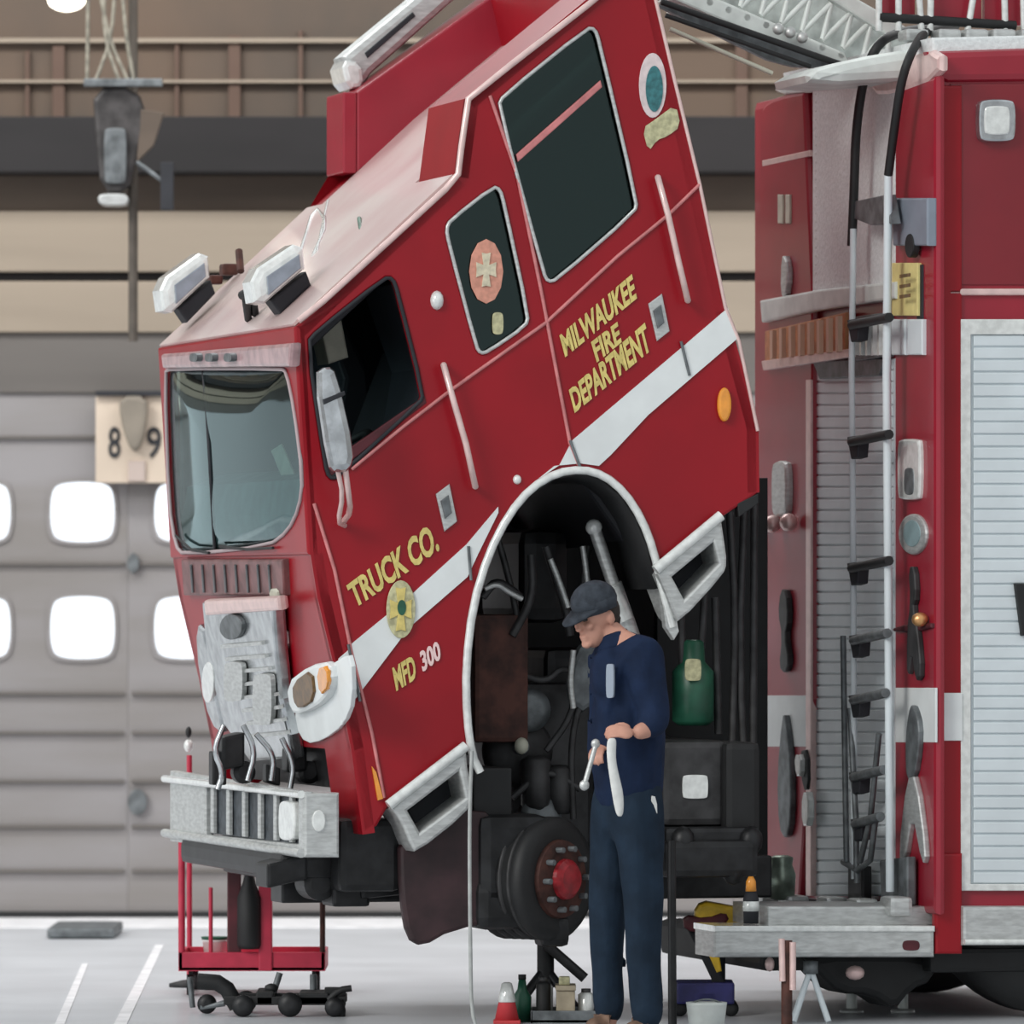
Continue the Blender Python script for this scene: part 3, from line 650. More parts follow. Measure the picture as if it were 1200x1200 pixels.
def lump(name, pxys, w, par, m, seed=1):
    rnd = random.Random(seed); ms = []
    for (x, y, rx, ry) in pxys:
        c = side(w).p(x, y)
        if rnd.random() < .6: ms.append(box_mesh(c, (U*math.cos(.3)+Z*rnd.uniform(-.3, .3))*rx/160, V*rx/130, Z*ry/160, min(rx, ry)/1200))
        else: ms.append(lathe_mesh(c-V*rx/296, V, [(0, ry/500), (.01, ry/300), (rx/150, ry/300), (rx/150+.01, ry/500)], 20))
    return links(name, ms, m, par)
lump('tow_gear', [(330, 1020, 28, 16), (370, 1035, 26, 20), (405, 1045, 26, 18), (440, 1030, 30, 22)], 0.4, ch, M['dark'])
lump('steering_gear', [(270, 880, 16, 22), (285, 905, 10, 14), (255, 900, 10, 22), (345, 890, 14, 16), (360, 905, 14, 14), (318, 908, 10, 12)], 0.9, ch, M['dark'])
links('hose_bundle', [tube_mesh([side(.8).p(*p) for p in q], 0.012, 2) for q in ([(262, 850), (250, 880), (262, 905), (255, 925)], [(285, 850), (300, 880), (290, 915)], [(300, 860), (322, 885), (318, 915)], [(330, 865), (345, 895), (340, 925)])], M['chrome'], ch, smooth=True)
eng = tbox('engine', (600, 800), (700, 1000), 0.75, 1.75, M['darkgrey'], truck, 0.04)
tbox('oil_pan', (560, 985), (720, 1045), 0.75, 1.75, M['dark'], eng, 0.05)
tbox('radiator', (556, 720), (620, 870), 0.5, 2.0, M['rust'], eng, 0.02)
tbox('cylinder_head', (640, 760), (760, 860), 0.85, 1.7, M['dark'], eng, 0.04)
tbox('air_cleaner', (612, 620), (668, 730), 0.9, 1.6, M['dark'], eng, 0.06)
tbox('firewall', (556, 560), (778, 1000), 1.85, 1.95, M['black'], eng, 0.01)
tbox('gearbox', (700, 860), (790, 1040), 0.7, 1.8, M['dark'], eng, 0.05)
link('turbocharger', lathe_mesh(side(.6).p(610, 880), V, [(0, .03), (.0, .12), (.05, .15), (.12, .13), (.18, .07), (.3, .06)]), M['darkgrey'], eng, smooth=True)
link('alternator', lathe_mesh(side(.55).p(622, 832), V, [(0, .03), (0, .05), (.02, .09), (.14, .09), (.2, .05)]), M['aludark'], eng, smooth=True)
links('filter_can', [lathe_mesh(side(.55).p(628, 920), Z, [(-.1, .05), (-.08, .06), (.1, .06), (.12, .03)]), lathe_mesh(side(.55).p(655, 925), Z, [(-.1, .04), (-.08, .05), (.08, .05), (.1, .03)])], M['darkgrey'], eng, smooth=True)
links('pulley', [lathe_mesh(side(.5).p(612, 875), V, [(0, .02), (0, .03), (.03, .035)]), lathe_mesh(side(.5).p(635, 960), V, [(0, .05), (.02, .09), (.05, .08), (.08, .09), (.1, .02)])], M['aludark'], eng, smooth=True)
tb = [[(565, 700), (580, 680), (598, 690), (610, 700)], [(600, 745), (625, 700), (622, 650)], [(640, 640), (652, 680), (664, 715), (668, 745)], [(690, 640), (682, 680), (690, 720)], [(640, 880), (670, 840), (678, 790)], [(610, 790), (640, 800), (660, 780), (690, 800)], [(600, 935), (640, 900), (680, 925)], [(690, 800), (668, 860), (672, 960)], [(580, 620), (600, 690), (612, 760)]]
links('engine_hose', [tube_mesh([side(.5).p(*p) for p in q], 0.018, 2) for q in tb[:3]]+[tube_mesh([side(.52).p(*p) for p in q], 0.014, 2) for q in tb[3:]], M['darkgrey'], eng, smooth=True)
links('bright_pipe', [tube_mesh([side(.45).p(*p) for p in q], 0.012, 2) for q in ([(568, 690), (582, 684), (596, 694), (612, 702)], [(645, 655), (655, 680), (666, 712)], [(672, 762), (668, 800), (672, 830)], [(683, 640), (687, 668), (690, 700)])], M['alu'], eng, smooth=True)
link('oil_cap', ball_mesh(side(.5).p(611, 874), .03, .03, .035, 2), M['cream'], eng, smooth=True)
link('coolant_duct', plate_mesh(side(.5), chaikin([(672, 765), (700, 740), (706, 790), (690, 840), (664, 820)], 1), 0.06, 0, (), 0.02), M['aludark'], eng)
lc = link('tilt_cylinder', merge([tube_mesh([side(.35).p(696, 618), side(.35).p(724, 700)], 0.026), tube_mesh([side(.35).p(716, 685), side(.35).p(756, 800)], 0.045)]), M['alu'], truck, smooth=True)
links('cylinder_eye', ([ball_mesh(side(.35).p(696, 618), .035, .035, .035, 2), tube_mesh([side(.34).p(712, 690), side(.34).p(728, 728)], .055)]), M['lens'], lc, smooth=True)
# hub and brake drum of the removed front wheel
hub = side(0.12)
hc = hub.p(650, 1030)
ax = (-V*0.80 + U*0.60).normalized()
hb = link('brake_drum', lathe_mesh(hc, ax, [(-.30, .10), (-.28, .20), (-.2, .235), (-.05, .235), (-.03, .25), (.0, .25), (.02, .235), (.03, .20), (.02, .15), (.03, .06)], 40), M['black'], truck, smooth=True)
link('hub_face', lathe_mesh(hc+ax*.02, ax, [(0, .16), (.02, .155), (.03, .12), (.035, .05)], 32), M['rust'], hb, smooth=False)
link('hub_centre', lathe_mesh(hc+ax*.04, ax, [(0, .085), (.03, .08), (.05, .06), (.055, .02)], 24), mat('red_hub_paint', (0.42, 0.02, 0.03), 0.4, 0, 0.5, 20), hb, smooth=False)
link('drum_rib', merge([lathe_mesh(hc, ax, [(-.24+i*.045, .225), (-.235+i*.045, .247), (-.225+i*.045, .247), (-.22+i*.045, .225)], 32) for i in range(5)]), M['darkgrey'], hb, smooth=True)
a1 = ax.orthogonal().normalized(); a2 = ax.cross(a1)
for i in range(10):
    t = 2*math.pi*i/10
    link('wheel_stud', lathe_mesh(hc+ax*.03+(a1*math.cos(t)+a2*math.sin(t))*.125, ax, [(0, .012), (.05, .012)], 8), M['aludark'], hb)
link('axle_beam', tube_mesh([hc-ax*.2, SIDE.p(640, 1030)+V*1.0, SIDE.p(640, 1030)+V*2.3], .07), M['dark'], hb, smooth=True)
links('brake_caliper', [box_mesh(hub.p(600, 1010)+V*.1, U*.3, V*.3, Z*.38, .05), box_mesh(hub.p(590, 1060)+V*.1, U*.25, V*.3, Z*.2, .05), box_mesh(hub.p(650, 1092)+V*.05, U*.12, V*.15, Z*.12, .03)], M['dark'], hb)
mf = plate('splash_apron', side(0.10), chaikin([(468, 975), (560, 940), (600, 985), (600, 1078), (530, 1090), (496, 1110), (478, 1100), (470, 1050)], 1), 0.06, mat('worn_maroon_apron', (0.05, 0.022, 0.026), 0.55, 0, 0.6, 7), truck, bevel=.015)
tbox('wheel_box', (555, 900), (600, 1070), 0.14, 0.7, M['black'], mf)
# gear between the cab and the body
gp = tbox('rear_gear_box', (776, 868), (852, 968), 0.30, 1.2, M['darkgrey'], truck, 0.03)
plate('warning_label', side(0.30), rrect(800, 908, 830, 936, 3), 0.01, M['lens'], gp, off=0.01, bevel=.002)
link('green_bottle', lathe_mesh(side(.5).p(812, 810), Z, [(-.14, .06), (-.12, .085), (.08, .085), (.12, .05), (.2, .045), (.21, .03)]), M['green'], gp, smooth=True)
plate('bottle_label', side(.40), rrect(803, 772, 822, 798, 3), 0.01, M['goldpale'], gp, off=0.0, bevel=.002)
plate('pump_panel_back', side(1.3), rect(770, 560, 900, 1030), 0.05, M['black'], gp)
links('vertical_pipe', [tube_mesh([side(.5).p(*p) for p in q], 0.016, 1) for q in ([(855, 600), (862, 720), (858, 880)], [(872, 600), (866, 760), (876, 980)], [(838, 700), (842, 860)], [(884, 590), (882, 1000)], [(798, 720), (800, 780)], [(826, 690), (822, 760)])], M['darkgrey'], gp, smooth=True)
tbox('hose_tray', (780, 970), (892, 1000), 0.2, 1.2, M['dark'], gp, 0.02)
tbox('pump_body', (850, 870), (892, 1000), 0.25, 1.2, M['black'], gp, 0.03)
links('valve_lump', [ball_mesh(side(.2).p(x, y), .05, .05, .06, 2) for x, y in ((795, 1000), (830, 1010), (860, 1020), (880, 985), (800, 985))], M['dark'], gp, smooth=True)
# ---- rear body
UB = 1097
NP = SIDE.p(UB, 700); NP.z = 0
BK = Frame(NP, V, Z)
def kp(px, py, off=0.0): return BK.p(px, py, off)
topz = SIDE.p(UB, 70).z; botz = SIDE.p(UB, 1108).z
BL = 2.2
body = link('rear_body', box_mesh(NP + U*(BL/2) + V*WID/2 + Z*(topz+SIDE.p(UB, 1075).z)/2, U*BL, V*WID, Z*(topz-SIDE.p(UB, 1075).z), 0.04), M['red_body'], truck)
plate('roof_edge', SIDE, [(1088, 60), (1440, 48), (1440, 92), (1112, 96), (1098, 90)], 0.10, M['red_body'], body, off=0.03, bevel=.03)
plate('roof_plate', SIDE, [(1092, 44), (1440, 36), (1440, 56), (1094, 64)], WID*0.8, M['tread'], body, off=0.0, bevel=.01)
plate('corner_post', SIDE, rect(1096, 100, 1128, 1116), 0.03, M['red'], body, off=0.02, bevel=.01)
plate('upper_rib', SIDE, rect(1112, 338, 1460, 346), 0.03, M['pinktrim'], body, off=0.02, bevel=.008)
plate('upper_panel', SIDE, rect(1114, 98, 1460, 334), 0.012, mat('dark_red_panel', (0.22, 0.008, 0.018), 0.3, 0, 0.1, 4, coat=.5), body, off=0.008, bevel=.006)
sl = plate('scene_lamp', SIDE, rrect(1147, 116, 1191, 166, 6), 0.05, M['chrome'], body, off=0.05, bevel=.01)
plate('lens', SIDE, rrect(1154, 124, 1184, 158, 4), 0.02, M['lens'], sl, off=0.06, bevel=.006)
def shutter(nm, fr, x0, y0, x1, y1, n_, par, lat=None):
    s = plate(nm, fr, rect(x0, y0, x1, y1), 0.02, M['shutter'], par, off=0.006, bevel=.002)
    ms = []
    for i in range(n_):
        a = y0+(y1-y0)*(i+.06)/n_; b = y0+(y1-y0)*(i+.92)/n_
        ms.append(plate_mesh(fr, [(x0+3, a), (x1-3, a), (x1-3, b), (x0+3, b)], 0.010, 0.014, (), .004))
    link('slat', merge(ms), M['shutter'], s)
    return s
sh = shutter('roller_shutter', SIDE, 1138, 392, 1460, 1036, 44, body)
plate('shutter_frame', SIDE, rect(1126, 374, 1470, 1044), 0.03, M['lens'], sh, off=0.022, holes=[rect(1138, 392, 1462, 1036)], bevel=.004)
plate('pull_bar', SIDE, [(1190, 684), (1212, 684), (1206, 745), (1198, 745)], 0.03, M['black'], sh, off=0.04)
plate('white_stripe_band', SIDE, rect(1096, 812, 1128, 868), 0.01, M['white'], body, off=0.028, bevel=.002)
dk = plate('running_board', SIDE, rect(1128, 1062, 1460, 1108), 0.5, M['alu'], body, off=0.06, bevel=.015)
link('board_edge', tube_mesh([SIDE.p(1130, 1104, .065), SIDE.p(1460, 1104, .065)], .012), M['lens'], dk, smooth=True)
# front face of the body
def kfull(x0, y0, x1, y1): return [(x0, y0), (x1, y0-(x1-x0)*0.10), (x1, y1), (x0, y1)]
lc_ = plate('side_column', BK, chaikin([(889, 140), (894, 122), (910, 112), (952, 104), (952, 1058), (889, 1052)], 1), 0.045, M['red_body'], body, off=0.033, bevel=.02)
plate('door_line', BK, [(893, 188), (948, 176), (948, 183), (893, 195)], 0.020, M['pinktrim'], lc_, off=0.036)
plate('column_edge', BK, rect(944, 445, 950, 1050), 0.030, M['pinktrim'], lc_, off=0.038)
rc = plate('side_column', BK, [(1048, 100), (1096, 88), (1096, 1072), (1048, 1068)], 0.045, M['red_body'], body, off=0.033, bevel=.02)
plate('corner_cap', BK, chaikin([(1020, 78), (1060, 66), (1100, 56), (1100, 92), (1046, 112), (1020, 112)], 1), 0.045, M['pinktrim'], rc, off=0.039, bevel=.02)
cap = plate('front_cap', BK, chaikin([(905, 112), (910, 92), (950, 80), (1030, 70), (1030, 100), (950, 108)], 1), 0.045, M['boomwhite'], body, off=0.043, bevel=.03)
tp = plate('tread_plate_panel', BK, [(952, 100), (1048, 88), (1048, 352), (952, 362)], 0.040, M['tread'], body, off=0.033, bevel=.006)
link('rivet', merge([ball_mesh(kp(957+(k % 2)*0, 110+10*k, .03), .006, .006, .008, 1) for k in range(24)]), M['lens'], tp)
ls = shutter('front_shutter', BK, 952, 420, 1048, 1050, 46, body)
plate('lamp_shelf', BK, [(890, 352), (955, 340), (1048, 330), (1048, 350), (955, 364), (892, 378)], 0.045, M['boomwhite'], body, off=0.064, bevel=.01)
oh = plate('slatted_marker_panel', BK, [(896, 388), (990, 366), (990, 412), (896, 424)], 0.045, M['orange'], body, off=0.050, bevel=.006)
links('vertical_slat', ([plate_mesh(BK, [(902+i*11, 388-i*2.4), (905+i*11, 387-i*2.4), (905+i*11, 420-i*1.2), (902+i*11, 421-i*1.2)], 0.02, .095) for i in range(8)]), mat('pale_slat', (0.62, 0.42, 0.30), 0.6), oh)
plate('panel_sill', BK, [(892, 423), (1000, 408), (1000, 418), (894, 434)], 0.045, M['pinktrim'], oh, off=0.057)
gr_ = plate('vent_grille', BK, [(996, 372), (1036, 366), (1036, 418), (996, 424)], 0.045, M['aludark'], body, off=0.046)
link('grille_slat', merge([plate_mesh(BK, [(1000+i*7, 376), (1002+i*7, 376), (1002+i*7, 416), (1000+i*7, 417)], 0.02, .085) for i in range(5)]), M['lens'], gr_)
plate('grille_shadow_box', BK, [(952, 424), (1036, 420), (1030, 440), (960, 444)], 0.045, M['aludark'], gr_, off=0.036)
# access ladder with folding steps
LF = 0.13
lad = link('access_ladder', merge([tube_mesh([kp(1000, 268, LF), kp(998, 440, LF), kp(1000, 700, LF), kp(1001, 1030, LF)], .014),
      tube_mesh([kp(1041, 200, LF), kp(1039, 440, LF), kp(1041, 700, LF), kp(1043, 1045, LF)], .018)]), M['shutter'], body, smooth=True)
link('hand_rail', merge([tube_mesh([kp(998, 288, LF), kp(1001, 220, LF), kp(1003, 150, LF), kp(1013, 85, LF), kp(1030, 48, .1), kp(1060, 36, -.1), kp(1100, 32, -.5)], .020, 2), ]), M['black'], lad, smooth=True)
link('hand_rail', merge([tube_mesh([kp(1041, 205, LF), kp(1048, 150, LF), kp(1056, 95, LF), kp(1068, 60, .1), kp(1086, 34, -.1), kp(1120, 30, -.6)], .019, 2)]), M['black'], lad, smooth=True)
for i, (a, b, dy) in enumerate(((998, 1042, 375), (998, 1042, 512), (998, 1042, 660), (1000, 1040, 745), (1000, 1038, 815), (1000, 1036, 905), (1002, 1032, 960))):
    s = link('folding_step', merge([tube_mesh([kp(a, dy+6, LF+.02), kp(b, dy-3, LF+.02)], .020)]), M['black'] if i < 3 else M['aludark'], lad, smooth=True)
    link('step_bracket', plate_mesh(BK, [(a-6, dy), (a+8, dy-2), (a+6, dy+24), (a-1, dy+26)], 0.05, LF+.02, (), .006), M['lining'], s)
plate('ladder_mount', BK, [(1000, 236), (1038, 228), (1044, 262), (1020, 264), (1000, 256)], 0.045, M['aludark'], lad, off=LF)
links('leg_brace', [tube_mesh([kp(*p, LF+.01) for p in q], .013) for q in ([(988, 745), (990, 880), (992, 1010)], [(996, 830), (1003, 960), (1004, 1035)], [(1030, 860), (1020, 960), (1008, 1010)], [(988, 1010), (1005, 1020), (1020, 1008), (1026, 960)])], M['aludark'], lad, smooth=True)
plate('ladder_foot', BK, [(1030, 1008), (1062, 1004), (1062, 1060), (1032, 1062)], 0.045, M['aludark'], lad, off=LF-.04, bevel=.01)
plate('ladder_foot', BK, [(993, 1015), (1010, 1015), (1010, 1065), (993, 1065)], 0.045, M['dark'], lad, off=LF-.04, bevel=.01)
# fittings on the right column
gb = plate('grey_junction_box', BK, rect(1046, 232, 1086, 288), 0.045, mat('blue_grey_box', (0.26, 0.30, 0.36), 0.5, .2, .15, 8), body, off=0.068, bevel=.008)
plate('black_clip', BK, ell(1065, 288, 5, 14), 0.030, M['black'], gb, off=0.074)
yl = plate('yellow_placard', BK, rect(1045, 308, 1075, 370), 0.030, M['yellow'], body, off=0.050, bevel=.003)
plate('placard_backing', BK, rect(1074, 310, 1081, 410), 0.040, M['lining'], yl, off=0.039)
link('placard_marks', merge([plate_mesh(BK, [(1054, 322+k*12), (1066, 320+k*12), (1066, 324+k*12), (1054, 326+k*12)], .004, .084) for k in range(3)]), M['brownlens'], yl)
jb = plate('switch_box', BK, rect(1044, 374, 1060, 416), 0.045, M['shutter'], body, off=0.053, bevel=.006)
plate('switch_box', BK, rect(1063, 374, 1080, 416), 0.045, M['shutter'], jb, off=0.053, bevel=.006)
ll = plate('perimeter_lamp', BK, rrect(1051, 514, 1077, 586, 4), 0.045, M['lens'], body, off=0.053, bevel=.01)
plate('lens', BK, rrect(1059, 548, 1070, 580, 3), 0.020, M['aludark'], ll, off=0.057, bevel=.004)
rg = plate('round_gauge', BK, ell(1068, 626, 16, 24), 0.045, M['alu'], body, off=0.050, bevel=.01)
plate('gauge_face', BK, ell(1068, 625, 10, 16), 0.020, mat('gauge_teal', (0.25, 0.36, 0.38), 0.3, 0, .3, 10), rg, off=0.053, bevel=.004)
def tool(nm, pts, m, off=.06, par=body, t=.03):
    return plate(nm, BK, chaikin(pts, 1), t, m, par, off=off, bevel=.008)
x1 = tool('mounted_tool', [(1064, 664), (1070, 664), (1072, 700), (1068, 712), (1074, 740), (1078, 790), (1072, 800), (1068, 760), (1062, 800), (1062, 740), (1066, 705)], M['darkgrey'])
link('brass_valve', ball_mesh(kp(1078, 726, .07), .035, .03, .03, 2), M['brass'], x1, smooth=True)
tool('valve_lever', [(1046, 734), (1090, 728), (1090, 738), (1046, 742)], M['maroon'], .05, x1)
x2 = tool('mounted_tool', [(1066, 826), (1070, 828), (1076, 850), (1075, 880), (1070, 910), (1062, 915), (1060, 880), (1062, 848)], M['aludark'])
tool('tool_leg', [(1062, 910), (1072, 910), (1084, 1000), (1080, 1015), (1068, 950), (1058, 1015), (1052, 1000)], M['alu'], .06, x2)
x3 = tool('mounted_tool', [(914, 690), (921, 692), (923, 725), (919, 745), (924, 775), (919, 790), (912, 782), (916, 745), (911, 720)], M['darkgrey'])
x4 = tool('mounted_tool', [(916, 838), (920, 838), (926, 900), (926, 960), (920, 985), (912, 970), (910, 910)], M['aludark'])
tool('white_tag', [(930, 884), (938, 884), (938, 910), (932, 910)], M['lens'], .07, x4)
tool('white_tag', [(939, 928), (947, 928), (947, 968), (939, 968)], M['lens'], .07, x4)
tool('black_strap', [(936, 880), (946, 878), (947, 925), (940, 926)], M['black'], .05, x4)
plate('stripe_panel', BK, rect(892, 815, 949, 875), 0.010, M['white'], lc_, off=0.035, bevel=.002)
plate('stripe_panel', BK, rect(1049, 806, 1096, 870), 0.010, M['white'], rc, off=0.035, bevel=.002)
hd = plate('chrome_grab_box', BK, rrect(903, 540, 921, 606, 5), 0.045, M['alu'], body, off=0.064, bevel=.015)
links('grab_foot', [ball_mesh(kp(x, y, .08), .04, .04, .04, 2) for x, y in ((888, 614), (905, 614), (924, 612))], M['pinktrim'], hd, smooth=True)
nm_ = plate('upper_bracket', BK, rect(911, 228, 917, 262), 0.030, M['cream'], body, off=0.043)
plate('upper_bracket_bar', BK, rect(920, 228, 925, 262), 0.030, M['cream'], nm_, off=0.043)
tool('bracket_hook', [(915, 300), (920, 300), (923, 325), (919, 350), (914, 345)], M['alu'], .06, nm_)
# nozzle, front step and its gear
noz = link('brass_nozzle', lathe_mesh(kp(916, 1030, .2), Z, [(-.09, .03), (-.08, .055), (.02, .06), (.06, .045), (.09, .05), (.1, .03)]), mat('pale_green_brass', (0.38, 0.46, 0.38), .35, .6, .4, 20), body, smooth=True)
links('pump_fitting', [box_mesh(kp(x, y, .15), U*.1, V*.15, Z*.08, .02) for x, y in ((900, 1058), (930, 1060), (975, 1062), (1010, 1064), (1050, 1062))], M['alu'], noz)
st = plate('front_step', SIDE, rect(838, 1086, 1096, 1122), 0.30, M['alu'], body, off=0.05, bevel=.02)
plate('step_edge', SIDE, rect(838, 1085, 1096, 1092), 0.31, M['lens'], st, off=0.06, bevel=.006)
plate('step_slot', SIDE, rrect(1058, 1102, 1078, 1114, 3), 0.01, M['maroon'], st, off=0.055, bevel=.002)
plate('step_deck', SIDE, rect(900, 1062, 1096, 1086), 0.5, M['alu'], st, off=-0.05, bevel=.01)
plate('corner_post_foot', SIDE, rect(1096, 1000, 1128, 1118), 0.05, M['red'], st, off=0.04, bevel=.01)
# running gear under the body
sus = link('suspension', merge([plate_mesh(side(.2), chaikin([(940, 1118), (1100, 1118), (1095, 1150), (1070, 1160), (1050, 1185), (1020, 1165), (985, 1165), (960, 1140)], 1), 0.3, 0, (), .03), box_mesh(side(.6).p(1000, 1110)+V*.4, U*1.0, V*1.5, Z*.15, .03)]), M['black'], truck)
links('shackle', [ball_mesh(side(.1).p(1002, 1140), .04, .04, .03, 2), ball_mesh(side(.1).p(902, 1130), .02, .02, .03, 2)], M['pinktrim'], sus, smooth=True)
tbox('mud_guard', (1090, 1112), (1460, 1135), 0.1, 0.6, M['black'], sus, 0.02)
tc = SIDE.p(1262, 1045)
for w0 in (0.12, 1.9):
    c = tc+V*w0; c.z = 0.545
    wh = link('rear_wheel', lathe_mesh(c, V, [(0.02, .25), (0.0, .30), (0, .44), (.02, .50), (.06, .54), (.30, .54), (.34, .50), (.36, .44), (.36, .25)], 56), M['black'], truck, smooth=True)
    link('wheel_rim', lathe_mesh(c+V*.03, V, [(0, .26), (.08, .24), (.12, .1), (.05, .09), (.02, .05)], 32), M['alu'], wh, smooth=True)
# ---- aerial ladder boom
bf = side(0.9)
def bl(x): return 8+(x-800)*0.395
boom = link('aerial_ladder', merge([
    plate_mesh(bf, [(640, -65), (700, -62), (990, 62), (1000, 84), (985, 84)], 0.06, 0, (), .01),
    plate_mesh(bf, [(880, -60), (905, -60), (1066, 34), (1066, 48), (1050, 48)], 0.06, 0, (), .01),
    plate_mesh(side(1.5), [(640, -65), (700, -62), (990, 62), (1000, 84), (985, 84)], 0.06, 0, (), .01),
    plate_mesh(side(1.5), [(880, -60), (905, -60), (1066, 34), (1066, 48), (1050, 48)], 0.06, 0, (), .01)]), M['boomwhite'], truck)
for wv in (0.9, 1.5):
    f = side(wv); ms = []
    for i in range(14):
        x = 700+i*24
        ms.append(tube_mesh([f.p(x, -58+(x-700)*.40, -.03), f.p(x+34, -105+(x+34-700)*.40, -.03)], .012)); ms.append(tube_mesh([f.p(x+34, -105+(x+34-700)*.40, -.03), f.p(x+24, -50+(x-700)*.40, -.03)], .012))
    link('truss_bar', merge(ms), M['boomwhite'], boom, smooth=True)
link('boom_web', plate_mesh(side(1.2), [(700, -75), (880, -62), (1062, 40), (1068, 84), (990, 84)], 0.03, 0), mat('boom_web_grey', (0.62, 0.68, 0.65), .5, .1, .4, 14), boom)
links('ladder_rung', [tube_mesh([side(.9).p(700+i*22, -50+i*22*.40), side(.9).p(700+i*22, -50+i*22*.40)+V*.6], .014) for i in range(14)], M['boomwhite'], boom, smooth=True)
link('boom_track', merge([plate_mesh(side(.85), [(770, 6), (790, 4), (980, 70), (1000, 82), (930, 78), (900, 70)], 0.04, 0), ]), M['aludark'], boom)
link('boom_track', merge([tube_mesh([side(.8).p(775, 2), side(.8).p(986, 76)], .014), tube_mesh([side(.8).p(780, 18), side(.8).p(950, 78)], .010)]), M['black'], boom, smooth=True)
link('boom_cable', tube_mesh([side(.8).p(785, 34), side(.8).p(905, 86)], .010), M['cream'], boom, smooth=True)
links('track_roller', [ball_mesh(side(.84).p(x, y), .025, .02, .025, 2) for x, y in ((926, 38), (912, 34), (940, 44))], M['alu'], boom, smooth=True)
ped = plate('turntable', side(.3), chaikin([(945, 84), (1000, 68), (1075, 56), (1110, 66), (1090, 92), (950, 100)], 1), 0.5, M['boomwhite'], boom, bevel=.04)
# platform basket on the roof
bk = link('control_basket', merge([plate_mesh(side(.5), rect(1030, -60, 1052, 16), .03, 0), plate_mesh(side(.5), rect(1054, -60, 1072, 18), .03, 0), plate_mesh(side(.5), rect(1094, -60, 1150, 24), .03, 0), plate_mesh(side(.5), rect(1154, -60, 1180, 24), .03, 0), plate_mesh(side(.5), rect(1182, -60, 1400, 30), .03, 0)]), M['red_body'], truck)
links('basket_post', [tube_mesh([side(.45).p(a, -60), side(.45).p(b, 36)], .014) for a, b in ((1030, 1030), (1053, 1053), (1073, 1080), (1092, 1090), (1150, 1134), (1176, 1178), (1198, 1200))], M['lens'], bk, smooth=True)
link('basket_floor', tube_mesh([side(.45).p(1030, 20), side(.45).p(1190, 30)], .02), M['black'], bk, smooth=True)
links('roof_gear', [box_mesh(side(.4).p(x, 42), U*.10, V*.12, Z*.05, .015) for x in (1070, 1108, 1140, 1172, 1205)], M['alu'], bk)
# ================================================================== THE MECHANIC
DM = 28.0
def q(px, py, dd=0.0):
    v = at(px, py, DM); v.y += dd; return v
man = empty('person', (at(732, 700, DM).x, DM, 0), 'person in navy work shirt, trousers and dark cap looking down at their hands', 'person')
# joints: photo point, depth offset, radius in metres
J = {
 'pelvis': (736, 945, 0, .105), 'waist': (736, 890, 0, .10), 'chest': (728, 822, 0, .115), 'upper': (735, 768, 0, .105), 'neck': (718, 745, -.02, .055), 'skull': (700, 728, -.03, .06),
 'shN': (752, 766, -.13, .065), 'elN': (768, 850, -.17, .048), 'wrN': (742, 858, -.27, .030),
 'shF': (718, 770, .13, .060), 'elF': (708, 850, .10, .045), 'wrF': (706, 872, -.08, .030),
 'hipN': (750, 965, -.07, .088), 'knN': (753, 1080, -.09, .062), 'anN': (757, 1186, -.07, .042), 'heN': (760, 1204, -.06, .036), 'toN': (733, 1207, -.14, .030),
 'hipF': (718, 965, .08, .085), 'knF': (712, 1080, .06, .060), 'anF': (712, 1184, .06, .042), 'heF': (716, 1202, .06, .036), 'toF': (688, 1205, -.02, .030)}
EG = [('pelvis', 'waist'), ('waist', 'chest'), ('chest', 'upper'), ('upper', 'neck'), ('neck', 'skull'), ('upper', 'shN'), ('shN', 'elN'), ('elN', 'wrN'), ('upper', 'shF'), ('shF', 'elF'), ('elF', 'wrF'),
      ('pelvis', 'hipN'), ('hipN', 'knN'), ('knN', 'anN'), ('anN', 'heN'), ('heN', 'toN'), ('pelvis', 'hipF'), ('hipF', 'knF'), ('knF', 'anF'), ('anF', 'heF'), ('heF', 'toF')]
def skel(names, edges, grow=0.0, over={}, root=None, sub=2):
    ns = list(names); idx = {n: i for i, n in enumerate(ns)}
    nodes = []
    for n in ns:
        x, y, d, r = J[n]; r = over.get(n, r+grow)
        nodes.append((q(x, y, d), r))
    return skin_mesh(nodes, [(idx[a], idx[b]) for a, b in edges], idx[root] if root else 0, sub)
parts_ = [skel(J.keys(), EG, 0, root='pelvis')]
# head: turned left and bowed; long axis tilted
hcx, hcy, hd = 698, 722, -0.04
Rt = Matrix.Rotation(math.radians(-16), 3, 'Y')       # bowed towards the left
HM = Matrix.Rotation(math.radians(42), 3, 'Z') @ Rt    # face turned a little to the viewer
hc_ = q(hcx, hcy, hd)
def hp(x, y, z): return hc_ + HM @ Vector((x, y, z))   # local: -x forward (face), z up, y to the far side
parts_.append(ball_mesh(hc_+HM @ Vector((.01, 0, .02)), .088, .070, .10, 3, HM))
parts_.append(ball_mesh(hp(-.035, 0, -.055), .050, .050, .062, 3, HM))      # jaw
parts_.append(ball_mesh(hp(-.075, 0, -.092), .020, .026, .018, 2, HM))      # chin
parts_.append(ball_mesh(hp(-.088, 0, -.012), .018, .013, .026, 2, HM))      # nose
parts_.append(ball_mesh(hp(-.100, 0, -.026), .014, .016, .012, 2, HM))
parts_.append(ball_mesh(hp(-.070, -.030, -.02), .018, .020, .018, 2, HM)); parts_.append(ball_mesh(hp(-.070, .030, -.02), .018, .020, .018, 2, HM))   # cheeks
parts_.append(ball_mesh(hp(-.084, 0, -.058), .012, .024, .007, 2, HM)); parts_.append(ball_mesh(hp(-.083, 0, -.070), .012, .021, .007, 2, HM))        # lips
parts_.append(ball_mesh(hp(.012, -.074, -.01), .018, .010, .030, 2, HM)); parts_.append(ball_mesh(hp(.012, .074, -.01), .018, .010, .030, 2, HM))      # ears
